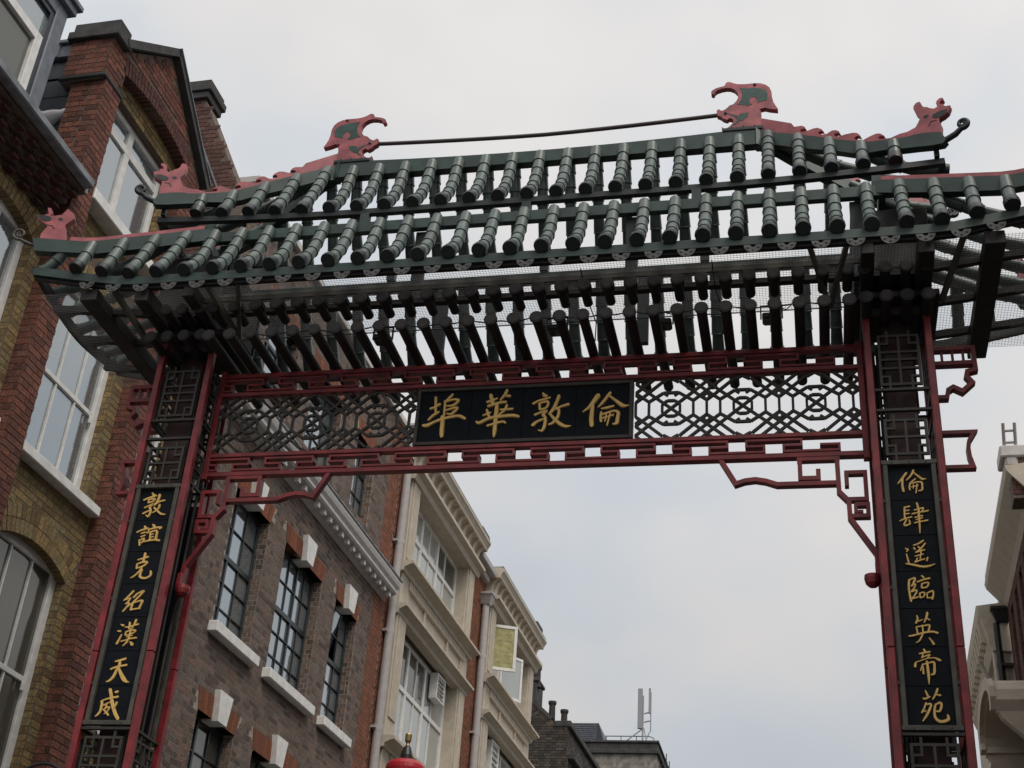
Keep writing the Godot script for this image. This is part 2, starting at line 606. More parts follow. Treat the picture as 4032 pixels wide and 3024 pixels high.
func shell(b: MB, x0: float, x1: float, y1: float, z0: float, z1: float) -> void:
	# the unseen body of a building behind its facade: side walls, back and roof
	b.quad(Vector3(x0, 0, z0), Vector3(x0, 0, z1), Vector3(x0, y1, z1), Vector3(x0, y1, z0))
	b.quad(Vector3(x1, 0, z1), Vector3(x1, 0, z0), Vector3(x1, y1, z0), Vector3(x1, y1, z1))
	b.quad(Vector3(x1, 0, z0), Vector3(x0, 0, z0), Vector3(x0, y1, z0), Vector3(x1, y1, z0))
	b.quad(Vector3(x0, y1, z1), Vector3(x1, y1, z1), Vector3(x1, y1, z0), Vector3(x0, y1, z0))

func voussoirs(parent: Node, cx: float, y: float, half: float, rise: float, high: float, z0: float, z1: float, n: int, palette: Array, rows := 2) -> void:
	# a segmental brick arch, each brick a part of its own
	var r := (half * half + rise * rise) / (2.0 * rise)
	var c := Vector2(cx, y + rise - r)
	var a := asin(half / r)
	for k in rows:
		var ra := r + high * k / rows
		var rb := r + high * (k + 1) / rows - 0.008
		for i in n:
			var a0 := lerpf(-a, a, float(i) / n) + 0.0035
			var a1 := lerpf(-a, a, float(i + 1) / n) - 0.0035
			var b := MB.new()
			b.col = palette[rng.randi() % palette.size()]
			b.prism(PackedVector2Array([c + Vector2(sin(a0), cos(a0)) * ra, c + Vector2(sin(a1), cos(a1)) * ra, c + Vector2(sin(a1), cos(a1)) * rb, c + Vector2(sin(a0), cos(a0)) * rb]), z0, z1 + rng.randf_range(-0.002, 0.003))
			fp("arch_brick", b, M.brick, parent)

func in_arch(p: Vector2, cx: float, y: float, half: float, rise: float, high: float) -> bool:
	# inside the arch ring or the opening under it
	var r := (half * half + rise * rise) / (2.0 * rise)
	var q := p - Vector2(cx, y + rise - r)
	return p.y > y - 0.02 and q.length() < r + high and absf(atan2(q.x, q.y)) < asin(half / r)

# ---------------------------------------------------------------- red and yellow brick building with a gable
func sill(parent: Node, x0: float, x1: float, y0: float, y1: float, z0: float, z1: float, m: Material) -> void:
	var b := MB.new()
	b.cbox(x0, x1, y0, y1, z0, z1, 0.01)
	fp("sill", b, m, parent)

func gabled_building() -> void:
	var o := facade("gabled_building", "red and yellow brick building with white sash windows and a tall arched gable", true, -1.4)
	var red := tones(lin(0.2, 0.075, 0.05), 0.22, 7, [lin(0.26, 0.1, 0.07), lin(0.12, 0.045, 0.035)])
	var dark_red := tones(lin(0.115, 0.04, 0.03), 0.25, 6)
	var yel := tones(lin(0.3, 0.22, 0.1), 0.2, 6, [lin(0.2, 0.13, 0.06), lin(0.3, 0.22, 0.11)])
	var wy := -0.17
	var wf := -0.27
	# body and yellow wall with openings: x, springing, sill
	var opens := []
	for cx in [0.06, 2.08]:
		for f in [[7.6, 9.62], [4.4, 6.69]]:
			opens.append(Rect2(cx - 0.66, f[0], 1.32, f[1] + 0.16 - f[0]))
	opens.append(Rect2(3.46, 7.52, 0.68, 1.9))
	opens.append(Rect2(3.46, 5.5, 0.68, 1.2))
	var back := MB.new()
	shell(back, -1.4, 4.64, 10.4, -8.0, -0.5)
	fp("body", back, M.mortar_dark, o)
	var mw := MB.new()
	wall(mw, face(Vector3(0, 0, wy), Vector3.RIGHT, Vector3.BACK), -1.4, 4.64, 0.0, 12.2, opens + [Rect2(1.24, 10.7, 1.6, 1.54), Rect2(-1.5, 10.3, 2.4, 3.0), Rect2(3.27, 10.3, 2.0, 3.0)])
	for r in opens:
		reveal(mw, r.position.x, r.end.x, r.position.y, r.end.y, wf - 0.08, wy)
	reveal(mw, 1.24, 2.84, 10.7, 12.24, wf - 0.08, wy)
	fp("wall", mw, M.mortar_dark, o)
	var ring := func(p: Vector2) -> bool:
		for cx in [0.06, 2.08]:
			for sp in [9.62, 6.69]:
				if in_arch(p, cx, sp, 0.66, 0.16, 0.3): return false
		return true
	var ft := face(Vector3(0, 0, wy), Vector3.RIGHT, Vector3.BACK)
	for sp in [[-0.78, 0.9], [1.24, 2.92], [3.26, 4.3]]:
		lay(ft, sp[0], sp[1], 3.9, 10.05, opens, yel, true, ring)
	lay(ft, 1.24, 2.92, 10.2, 12.6, [Rect2(1.24, 10.7, 1.6, 1.54)], yel)
	# yellow reveals that face down the street
	for x in [0.72, 2.74, 4.14]:
		for f in [[7.6, 9.62], [4.4, 6.69]]:
			lay(face(Vector3(x, 0, wf - 0.05), Vector3.BACK, Vector3.LEFT), 0.0, 0.15, f[0], f[1], [], yel, false)
	lay(face(Vector3(2.84, 0, wf - 0.05), Vector3.BACK, Vector3.LEFT), 0.0, 0.15, 10.75, 12.2, [], yel, false)
	for cx in [0.06, 2.08]:
		for sp in [9.62, 6.69]:
			voussoirs(o, cx, sp, 0.66, 0.16, 0.3, wf, wy + 0.008, 19, yel)
	# red piers
	var pm := MB.new()
	for x in [-1.12, 0.9, 2.92, 4.3]:
		var top := 10.2 if x != 0.9 and x != 2.92 else 12.0
		pm.bx(x + 0.004, x + 0.336, 0.0, top, wy - 0.1, -0.006)
		lay(face(Vector3(x, 0, 0), Vector3.RIGHT, Vector3.BACK), 0.0, 0.34, 3.9, top, [], red)
		lay(face(Vector3(x + 0.002, 0, wy), Vector3.BACK, Vector3.LEFT), 0.0, 0.17, 3.9, top, [], red, false)
	fp("pier", pm, M.mortar_dark, o)
	# gable: piers, arch, coping
	var gz := -0.02
	var poly := PackedVector2Array([Vector2(0.86, 11.98), Vector2(0.86, 12.6), Vector2(1.08, 12.6), Vector2(2.06, 13.42), Vector2(3.08, 12.58), Vector2(3.3, 12.4), Vector2(3.3, 11.98), Vector2(2.92, 11.98)])
	var ra := 3.06
	for i in range(10, -11, -1):
		var a := deg_to_rad(1.6 * i * 0.99)
		poly.append(Vector2(2.08 + ra * sin(a), 12.5 - ra + ra * cos(a)))
	poly.append(Vector2(1.24, 11.98))
	var gm := MB.new()
	gm.prism(poly, -0.42, gz - 0.006)
	gm.bx(0.86, 1.24, 11.98, 12.62, -0.55, gz - 0.006)
	fp("gable", gm, M.mortar_dark, o)
	var inside := func(p: Vector2) -> bool:
		if p.x < 1.08: return p.y < 12.58
		if (p - Vector2(2.08, 12.5 - ra)).length() < ra + 0.24 and absf(p.x - 2.08) < 0.86: return false
		return p.y < 13.36 - absf(p.x - 2.06) * 0.83
	lay(face(Vector3(0, 0, gz), Vector3.RIGHT, Vector3.BACK), 0.86, 3.3, 11.98, 13.4, [], red, true, inside)
	voussoirs(o, 2.08, 12.37, 0.86, 0.13, 0.22, -0.3, gz + 0.006, 24, dark_red)
	for x in [0.86]:
		lay(face(Vector3(x, 0, -0.55), Vector3.BACK, Vector3.LEFT), 0.0, 0.53, 12.05, 12.6, [], red)
	lay(face(Vector3(0.9, 0, -0.42), Vector3.BACK, Vector3.LEFT), 0.0, 0.25, 10.4, 12.0, [], red)
	var pl := MB.new()
	pl.bx(0.904, 1.24, 10.3, 12.0, -0.43, -0.2)
	pl.bx(2.92, 3.25, 10.3, 12.0, -0.43, -0.2)
	fp("pier", pl, M.mortar_dark, o)
	var led := MB.new()
	led.cbox(0.83, 1.26, 12.0, 12.06, -0.58, 0.02, 0.012)
	fp("string_course", led, M.dark_stone, o)
	var cp := MB.new()
	cp.cbox(0.8, 1.12, 12.6, 12.72, -0.6, 0.06, 0.012)
	cp.cbox(0.83, 1.1, 12.72, 12.86, -0.56, 0.03, 0.012)
	var f := func(pts: Array, th: float) -> void:
		for i in pts.size() - 1:
			var a: Vector2 = pts[i]; var b: Vector2 = pts[i + 1]
			var n := (b - a).orthogonal().normalized() * -th
			if n.y < 0.0: n = -n
			cp.prism(PackedVector2Array([a, b, b + n, a + n]), -0.46, 0.07)
	f.call([Vector2(1.06, 12.62), Vector2(2.06, 13.43), Vector2(3.1, 12.57), Vector2(3.36, 12.36)], 0.1)
	fp("coping", cp, M.dark_stone, o)
	var fl := MB.new()
	fl.bar(Vector3(2.04, 13.55, 0.02), Vector3(3.1, 12.69, 0.02), 0.14, 0.015)
	fl.bar(Vector3(3.1, 12.69, 0.02), Vector3(3.4, 12.45, 0.02), 0.14, 0.015)
	fp("flashing", fl, M.lead, o)
	# gable window: two lights over two, white
	glazed(o, "window", 1.26, 2.82, wf, [10.72, 11.9, 12.24], [1.26, 2.02, 2.82], M.white_paint, M.glass_cool, {"fw": 0.075, "rails": {1: 0.1}, "posts": {1: 0.11}})
	sill(o, 1.22, 2.9, 10.56, 10.7, wf, 0.03, M.white_paint)
	# sash windows
	for cx in [0.06, 2.08]:
		for s in [[7.62, 8.64, 9.78, 7.52], [4.42, 5.61, 6.85, 4.3]]:
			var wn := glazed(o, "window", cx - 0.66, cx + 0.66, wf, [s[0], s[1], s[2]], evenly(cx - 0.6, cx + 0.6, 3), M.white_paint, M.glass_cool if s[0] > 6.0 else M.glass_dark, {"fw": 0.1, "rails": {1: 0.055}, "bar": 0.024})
			for x in [-0.52, 0.52]:
				var hb := MB.new()
				hb.cbox(cx + x - 0.02, cx + x + 0.02, s[1] - 0.12, s[1] - 0.03, wf - 0.01, wf + 0.02)
				fp("sash_horn", hb, M.white_paint, wn)
			sill(o, cx - 0.78, cx + 0.8, s[3] - 0.02, s[3] + 0.09, wf, -0.04, M.white_paint)
	for s in [[7.56, 9.4], [5.54, 6.68]]:
		glazed(o, "window", 3.46, 4.14, wf, [s[0], (s[0] + s[1]) * 0.5, s[1]], [3.46, 3.8, 4.14], M.white_paint, M.glass_cool, {"fw": 0.08, "rails": {1: 0.05}})
		sill(o, 3.4, 4.2, s[0] - 0.12, s[0] - 0.01, wf, -0.06, M.white_paint)
	# corbelled eaves over the near bay, gutter, roof
	for i in 5:
		var cb := MB.new()
		var z1 := wy + 0.05 + 0.095 * i
		cb.bx(-1.4, 0.74, 9.98 + i * 0.06, 10.035 + i * 0.06, wy - 0.05, z1)
		fp("corbel_course", cb, M.mortar_dark, o)
		lay(face(Vector3(0, 0, z1), Vector3.RIGHT, Vector3.BACK), -1.4, 0.74, 9.975, 10.06, [], dark_red, false)
		for k in range(bricks_t.size()):
			if is_equal_approx(bricks_t[k].origin.z, z1 - 0.002) and bricks_t[k].origin.y < 10.0:
				bricks_t[k].origin.y = 9.98 + i * 0.06
				bricks_t[k].basis.y = Vector3(0, 0.05, 0)
	# undersides of the corbels show as a chequer of headers
	for i in 16:
		for k in 4:
			var hb := MB.new()
			hb.col = dark_red[(i * 3 + k * 5) % dark_red.size()]
			if (i + k) % 2 == 0:
				hb.bx(-1.38 + i * 0.132, -1.27 + i * 0.132, 9.955 + k * 0.06, 9.985 + k * 0.06, wy + 0.02 + k * 0.095, wy + 0.1 + k * 0.095)
				fp("brick", hb, M.brick, o)
	var gt := MB.new()
	gt.cbox(-1.4, 0.72, 10.24, 10.34, 0.24, 0.37, 0.015)
	gt.cbox(-1.4, -0.14, 10.36, 10.44, 0.12, 0.28, 0.01)
	gt.bx(-1.4, 0.86, 10.3, 10.4, -0.3, 0.2)
	fp("gutter", gt, M.lead, o)
	var rf := MB.new()
	rf.corners([Vector3(-1.4, 10.38, 0.2), Vector3(0.9, 10.38, 0.2), Vector3(0.9, 11.4, -0.7), Vector3(-1.4, 11.4, -0.7), Vector3(-1.4, 10.3, 0.0), Vector3(0.9, 10.3, 0.0), Vector3(0.9, 10.3, -0.8), Vector3(-1.4, 10.3, -0.8)])
	rf.bx(3.3, 4.64, 10.3, 10.42, -4.0, 0.05)
	fp("roof", rf, M.lead, o)
	# slate-hung upstand beside the gable pier, in courses
	for i in 5:
		var sl := MB.new()
		sl.cbox(0.955 + 0.012 * (i % 2), 1.2, 11.05 + i * 0.275, 11.31 + i * 0.275, -3.2, -0.42, 0.006)
		fp("cladding_course", sl, M.zinc, o)
	var pr := MB.new()
	pr.cbox(0.9, 1.3, 12.43, 12.62, -3.0, -0.5, 0.01)
	pr.cbox(0.86, 1.34, 12.62, 12.68, -3.1, -0.48, 0.01)
	for k in 5:
		pr.bx(0.88, 0.9, 12.43, 12.62, -0.75 - k * 0.4, -0.72 - k * 0.4)
	fp("rear_dormer", pr, M.grey_frame, o)
	var bag := MB.new()
	var bp := []
	var br := []
	for i in 9:
		var t := i / 8.0
		bp.append(Vector3(0.94, 11.62 - 0.1 * sin(t * PI) + 0.015 * sin(i * 2.3), -0.95 + 0.55 * t))
		br.append(0.03 + 0.07 * sin(t * PI) + 0.012 * sin(i * 4.1))
	bag.tube(bp, br, 7)
	fp("plastic_sheet", bag, M.plastic_sheet, o)
	# glazed dormer of the near bay
	var dm := MB.new()
	dm.cbox(-1.4, -1.3, 10.5, 12.5, -1.7, -0.3, 0.01)
	dm.cbox(0.17, 0.36, 10.5, 12.5, -1.7, -0.3, 0.01)
	dm.cbox(-1.3, 0.17, 12.33, 12.5, -1.7, -0.302, 0.01)
	dm.cbox(-1.3, 0.17, 10.5, 10.9, -1.7, -0.302, 0.01)
	dm.bx(-1.3, 0.17, 10.9, 12.33, -1.7, -1.6)
	var dn := fp("dormer", dm, M.grey_frame, o)
	var dr := MB.new()
	dr.cbox(-1.4, 0.42, 12.5, 12.6, -1.8, -0.24, 0.01)
	dr.cbox(-1.4, 0.46, 12.6, 12.67, -1.8, -0.2, 0.01)
	fp("dormer_roof", dr, M.grey_frame, dn)
	var dz := MB.new()
	dz.path([Vector2(0.13, 10.9), Vector2(0.13, 12.29), Vector2(-1.3, 12.29)], 0.05, 0.04, Transform3D(Basis(), Vector3(0, 0, -0.34)))
	fp("dormer_frame", dz, M.zinc, dn)
	pane(dn, -1.3, 0.11, 10.9, 12.27, -0.36, M.glass_cool)
	glazed(o, "casement", -1.3, -0.05, -0.18, [10.62, 11.73], [-1.3, -0.05], M.white_paint, M.glass_dark, {"fw": 0.11, "deep": 0.07})
	# raking party wall that ends in a chimney
	var ch := MB.new()
	var rake := PackedVector2Array([Vector2(-3.0, 10.3), Vector2(0.02, 10.3), Vector2(0.02, 13.1), Vector2(-0.76, 14.72), Vector2(-3.0, 14.72)])
	ch.prism(rake, -4.5, -4.136, Transform3D(Basis(Vector3.BACK, Vector3.UP, Vector3.LEFT), Vector3.ZERO))
	var cs := fp("chimney", ch, M.mortar_dark, o)
	off = 0.0
	var keep_t := bricks_t.duplicate(); var keep_c := bricks_c.duplicate()
	bricks_t.clear(); bricks_c.clear()
	var raked := func(p: Vector2) -> bool: return p.x - 3.0 < 0.0 - maxf(0.0, (p.y - 13.1) * 0.481)
	var grime := tones(lin(0.15, 0.07, 0.055), 0.25, 6)
	lay(face(Vector3(4.13, 0, -3.0), Vector3.BACK, Vector3.LEFT), 0.0, 3.0, 11.5, 14.7, [], grime, true, raked)
	fin_bricks(o, cs, 0)
	off = -1.4
	bricks_t.assign(keep_t); bricks_c.assign(keep_c)
	var cc := MB.new()
	cc.cbox(4.08, 4.55, 14.7, 14.82, -3.0, -0.7, 0.01)
	cc.cbox(4.05, 4.58, 14.82, 14.94, -3.0, -0.66, 0.01)
	cc.cbox(4.08, 4.55, 14.94, 15.04, -3.0, -0.7, 0.01)
	fp("chimney_cap", cc, M.dark_stone, cs)
	var seam := MB.new()
	seam.bar(Vector3(4.12, 14.5, -0.95), Vector3(4.12, 13.0, -0.24), 0.012, 0.025, Vector3.BACK)
	fp("flashing", seam, M.lead, cs)
	# fluorescent tube of the lit room behind the lower window
	fin_bricks(o, o)

# ---------------------------------------------------------------- brown brick building with a white cornice
func brown_building() -> void:
	var o := facade("brown_brick_building", "brown brick building with dark paned windows, white keystones and a white cornice", true, 4.66)
	var brown := tones(lin(0.2, 0.148, 0.122), 0.2, 8, [lin(0.1, 0.075, 0.066), lin(0.24, 0.15, 0.11), lin(0.13, 0.09, 0.078)])
	var orange := tones(lin(0.26, 0.085, 0.04), 0.2, 6)
	var wins := [[5.82, 6.98, 7.42, 9.32, 3], [7.6, 9.12, 7.42, 9.32, 5], [9.77, 10.78, 7.42, 9.32, 3], [5.86, 6.98, 4.45, 6.33, 3], [7.6, 9.12, 4.45, 6.33, 5], [9.77, 10.78, 4.45, 6.33, 3]]
	var attic := [[5.82, 6.98, 10.95, 12.28, 3], [7.62, 8.92, 10.95, 12.28, 4], [9.76, 10.66, 10.95, 12.28, 3]]
	var back := MB.new()
	shell(back, 4.66, 12.2, 13.5, -9.0, -0.3)
	fp("body", back, M.mortar_dark, o)
	var holes := []
	var lintels := []
	for w in wins + attic:
		holes.append(Rect2(w[0], w[2], w[1] - w[0], w[3] - w[2]))
	var mw := MB.new()
	wall(mw, face(Vector3.ZERO, Vector3.RIGHT, Vector3.BACK), 4.66, 12.0, 0.0, 13.5, holes)
	for h in holes:
		reveal(mw, h.position.x, h.end.x, h.position.y, h.end.y, -0.3, 0.0)
	fp("wall", mw, M.mortar_pale, o)
	var zone := func(p: Vector2) -> bool:
		for w in wins + attic:
			if p.y > w[3] and p.y < w[3] + 0.27:
				var e: float = 0.08 * (p.y - w[3]) / 0.27 + 0.02
				if p.x > w[0] - e and p.x < w[1] + e: return false
		return p.x < 11.4
	var ft := face(Vector3.ZERO, Vector3.RIGHT, Vector3.BACK)
	lay(ft, 4.66, 11.4, 3.9, 10.25, holes, brown, true, zone)
	lay(ft, 4.66, 11.4, 10.5, 13.5, holes, brown, true, zone)
	lay(ft, 11.4, 12.0, 3.9, 13.5, [], orange)
	for w in wins + attic:
		lay(face(Vector3(w[1], 0, -0.16), Vector3.BACK, Vector3.LEFT), 0.0, 0.16, w[2], w[3], [], brown, false)
	fin_bricks(o, o)
	for i in wins.size() + attic.size():
		var w: Array = (wins + attic)[i]
		var big := i < wins.size()
		# flat arch of rubbed red bricks round a white keystone
		var c: float = (w[0] + w[1]) * 0.5
		var n := int((w[1] - w[0]) / 0.075)
		for k in n:
			var a0 := lerpf(w[0], w[1], float(k) / n); var a1 := lerpf(w[0], w[1], float(k + 1) / n)
			if big and absf((a0 + a1) * 0.5 - c) < 0.17: continue
			var t0: float = c + (a0 - c) * (1.0 + 0.16 / (w[1] - w[0]))
			var t1: float = c + (a1 - c) * (1.0 + 0.16 / (w[1] - w[0]))
			var vb := MB.new()
			vb.col = orange[rng.randi() % orange.size()]
			vb.prism(PackedVector2Array([Vector2(a0 + 0.0015, w[3]), Vector2(a1 - 0.0015, w[3]), Vector2(t1 - 0.0015, w[3] + 0.27), Vector2(t0 + 0.0015, w[3] + 0.27)]), -0.14, 0.008 + rng.randf_range(0, 0.002))
			fp("arch_brick", vb, M.brick, o)
		if big:
			var kb := MB.new()
			kb.prism(PackedVector2Array([Vector2(c - 0.13, w[3] - 0.02), Vector2(c + 0.13, w[3] - 0.02), Vector2(c + 0.2, w[3] + 0.36), Vector2(c - 0.2, w[3] + 0.36)]), -0.15, 0.085)
			fp("keystone", kb, M.white_paint, o)
			sill(o, w[0] - 0.1, w[1] + 0.13, w[2] - 0.14, w[2], -0.16, 0.13, M.white_paint)
		var ys := [w[2], w[2] + 0.36, w[2] + 0.7, w[2] + 1.04, w[2] + 1.47, w[3]] if big else [w[2], w[2] + 0.44, w[2] + 0.88, w[3]]
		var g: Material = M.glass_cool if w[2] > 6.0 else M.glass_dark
		var wn := glazed(o, "window", w[0], w[1], -0.14, ys, evenly(w[0], w[1], w[4]), M.dark_frame, g, {"fw": 0.035, "bar": 0.022, "rails": {3: 0.075} if big else {2: 0.06}, "posts": {3 if w[4] == 5 else 1: 0.045}, "skip": [Vector2i(1, 3), Vector2i(1, 4)] if i == 2 else []})
		if i == 2:
			# one top light stands ajar
			var cs := MB.new()
			var t := Transform3D(Basis(Vector3.RIGHT, 0.22), Vector3(w[0] + 0.337, w[3] - 0.03, -0.14))
			cs.cbox(0.0, 0.33, -0.8, -0.76, -0.02, 0.02, 0.004, t)
			cs.cbox(0.0, 0.03, -0.8, 0.0, -0.02, 0.02, 0.004, t)
			cs.cbox(0.3, 0.33, -0.8, 0.0, -0.02, 0.02, 0.004, t)
			var c2 := fp("open_light", cs, M.dark_frame, wn)
			var gp := MB.new()
			gp.bx(0.03, 0.3, -0.76, 0.0, -0.004, 0.004, t)
			fp("pane", gp, M.glass_cool, wn)
	# white timber cornice with guttae
	var cn := MB.new()
	var prof := PackedVector2Array([Vector2(0, 10.12), Vector2(0.06, 10.16), Vector2(0.22, 10.2), Vector2(0.25, 10.23), Vector2(0.25, 10.28), Vector2(0.29, 10.33), Vector2(0.31, 10.39), Vector2(0.31, 10.44), Vector2(0.0, 10.52)])
	# profile in (z, y), run along x
	cn.prism(prof, -11.86, -4.7, Transform3D(Basis(Vector3.BACK, Vector3.UP, Vector3.LEFT), Vector3.ZERO))
	var cnn := fp("cornice", cn, M.old_white, o)
	for k in 26:
		var x := 4.86 + k * 0.2733
		var gb := MB.new()
		gb.prism(PackedVector2Array([Vector2(x - 0.04, 0.12), Vector2(x + 0.04, 0.12), Vector2(x + 0.04, 0.19), Vector2(x - 0.04, 0.19)]), -10.24, -10.12, Transform3D(Basis(Vector3.RIGHT, Vector3.BACK, Vector3.DOWN), Vector3.ZERO))
		fp("gutta", gb, M.white_paint, cnn)
	var cl := MB.new()
	cl.bx(4.7, 11.9, 10.44, 10.465, 0.02, 0.33)
	fp("flashing", cl, M.lead, o)
	var pc := MB.new()
	pc.cbox(4.62, 12.04, 13.5, 13.62, -0.3, 0.08, 0.012)
	fp("coping", pc, M.old_white, o)
	downpipe(o, 12.14, 13.4, 0.09, 0.075, M.pipe_paint)

func downpipe(o: Node, x: float, top: float, z: float, r: float, m: Material) -> void:
	var b := MB.new()
	b.tube([Vector3(x, 0.1, z), Vector3(x, top, z)], [r], 12)
	var y := 1.2
	while y < top:
		b.tube([Vector3(x, y, z), Vector3(x, y + 0.02, z), Vector3(x, y + 0.1, z), Vector3(x, y + 0.12, z)], [r, r * 1.22, r * 1.22, r], 12)
		b.bx(x - r * 1.7, x + r * 1.7, y + 0.03, y + 0.07, 0.0, z)
		y += 1.68
	var p := fp("downpipe", b, m, o)
	var h := MB.new()
	h.corners([Vector3(x - 0.09, top, 0.0), Vector3(x + 0.09, top, 0.0), Vector3(x + 0.09, top, 0.2), Vector3(x - 0.09, top, 0.2), Vector3(x - 0.16, top + 0.2, 0.0), Vector3(x + 0.16, top + 0.2, 0.0), Vector3(x + 0.16, top + 0.2, 0.26), Vector3(x - 0.16, top + 0.2, 0.26)])
	h.cbox(x - 0.18, x + 0.18, top + 0.2, top + 0.26, 0.0, 0.28, 0.008)
	fp("hopper", h, m, p)

# ---------------------------------------------------------------- building with cream stucco bays
func run_x(b: MB, prof: PackedVector2Array, x0: float, x1: float) -> void:
	# a moulding: profile in (z, y) run along x
	b.prism(prof, -x1, -x0, Transform3D(Basis(Vector3.BACK, Vector3.UP, Vector3.LEFT), Vector3.ZERO))

func ledge(o: Node, x0: float, x1: float, y: float, z: float, dentils: bool) -> void:
	var b := MB.new()
	run_x(b, PackedVector2Array([Vector2(0.0, y - 0.2), Vector2(z * 0.5, y - 0.17), Vector2(z * 0.55, y - 0.11), Vector2(z * 0.85, y - 0.06), Vector2(z, y - 0.05), Vector2(z, y), Vector2(0.0, y + 0.05)]), x0, x1)
	var p := fp("string_course", b, M.stucco, o)
	if dentils:
		var x := x0 + 0.5
		while x < x1 - 0.45:
			var d := MB.new()
			d.cbox(x, x + 0.055, y - 0.36, y - 0.19, 0.0, z * 0.5, 0.006)
			fp("dentil", d, M.stucco, p)
			x += 0.1

func stucco_bay(o: Node, x0: float, x1: float, levels: Array, top: float) -> void:
	var pw := 0.5
	var z := 0.14
	# pilasters
	for x in [x0, x1 - pw]:
		var b := MB.new()
		b.cbox(x, x + pw, 0.0, top, -0.3, z, 0.012)
		b.cbox(x + 0.06, x + pw - 0.06, 8.25, 10.05, z, z + 0.025, 0.008)
		b.cbox(x + 0.06, x + pw - 0.06, 11.15, top - 0.1, z, z + 0.025, 0.008)
		fp("pilaster", b, M.stucco, o)
	var gl := x0 + pw
	var gr := x1 - pw
	# panels between storeys
	for y in [[10.2, 10.98], [6.9, 7.75], [3.0, 4.4]]:
		var b := MB.new()
		b.bx(gl, gr, y[0], y[1], -0.3, z - 0.03)
		fp("panel", b, M.stucco, o)
		for k in 2:
			var c := MB.new()
			var xa := lerpf(gl, gr, 0.28 + 0.44 * k)
			c.cbox(xa - 0.05, xa + 0.05, y[0] + 0.04, y[1] - 0.2, z - 0.03, z + 0.01, 0.006)
			fp("panel_rib", c, M.stucco, o)
	ledge(o, x0 - 0.1, x1 + 0.12, 11.02, z + 0.22, true)
	ledge(o, x0 - 0.06, x1 + 0.08, 10.24, z + 0.17, false)
	ledge(o, x0 - 0.1, x1 + 0.12, 7.88, z + 0.22, true)
	ledge(o, x0 - 0.06, x1 + 0.08, 7.1, z + 0.17, false)
	# entablature: architrave, cove with brackets, crown
	var en := MB.new()
	run_x(en, PackedVector2Array([Vector2(-0.3, top - 0.12), Vector2(z + 0.06, top - 0.12), Vector2(z + 0.1, top - 0.02), Vector2(z + 0.2, top + 0.02), Vector2(z + 0.2, top + 0.09), Vector2(z + 0.02, top + 0.12), Vector2(-0.3, top + 0.12)]), x0 - 0.1, x1 + 0.1)
	fp("architrave", en, M.stucco, o)
	var cove := PackedVector2Array([Vector2(-0.3, top + 0.12), Vector2(z, top + 0.12)])
	for i in 7:
		var a := PI * 0.5 * i / 6.0
		cove.append(Vector2(z + 0.12 * (1.0 - cos(a)), top + 0.2 + 0.3 * sin(a)))
	cove.append(Vector2(-0.3, top + 0.5))
	var cv := MB.new()
	run_x(cv, cove, x0 - 0.04, x1 + 0.04)
	var cvn := fp("cove", cv, M.stucco, o)
	var n := int((x1 - x0) / 0.36)
	for k in n:
		var x := lerpf(x0 + 0.06, x1 - 0.18, float(k) / (n - 1))
		var br := PackedVector2Array([Vector2(z - 0.02, top + 0.12), Vector2(z + 0.09, top + 0.16)])
		for i in 7:
			var a := PI * 0.5 * i / 6.0
			br.append(Vector2(z + 0.06 + 0.13 * (1.0 - cos(a)), top + 0.22 + 0.26 * sin(a)))
		br.append(Vector2(z + 0.19, top + 0.5))
		br.append(Vector2(z - 0.02, top + 0.5))
		var b := MB.new()
		run_x(b, br, x, x + 0.13)
		fp("bracket", b, M.stucco, cvn)
	var cr := MB.new()
	run_x(cr, PackedVector2Array([Vector2(-0.3, top + 0.5), Vector2(z + 0.2, top + 0.5), Vector2(z + 0.21, top + 0.56), Vector2(z + 0.25, top + 0.63), Vector2(z + 0.27, top + 0.65), Vector2(z + 0.27, top + 0.71), Vector2(z + 0.2, top + 0.74), Vector2(-0.3, top + 0.77)]), x0 - 0.12, x1 + 0.12)
	fp("crown_moulding", cr, M.stucco, o)
	var fl := MB.new()
	fl.bx(x0 - 0.1, x1 + 0.1, top + 0.74, top + 0.77, 0.1, z + 0.25)
	fp("flashing", fl, M.lead, o)

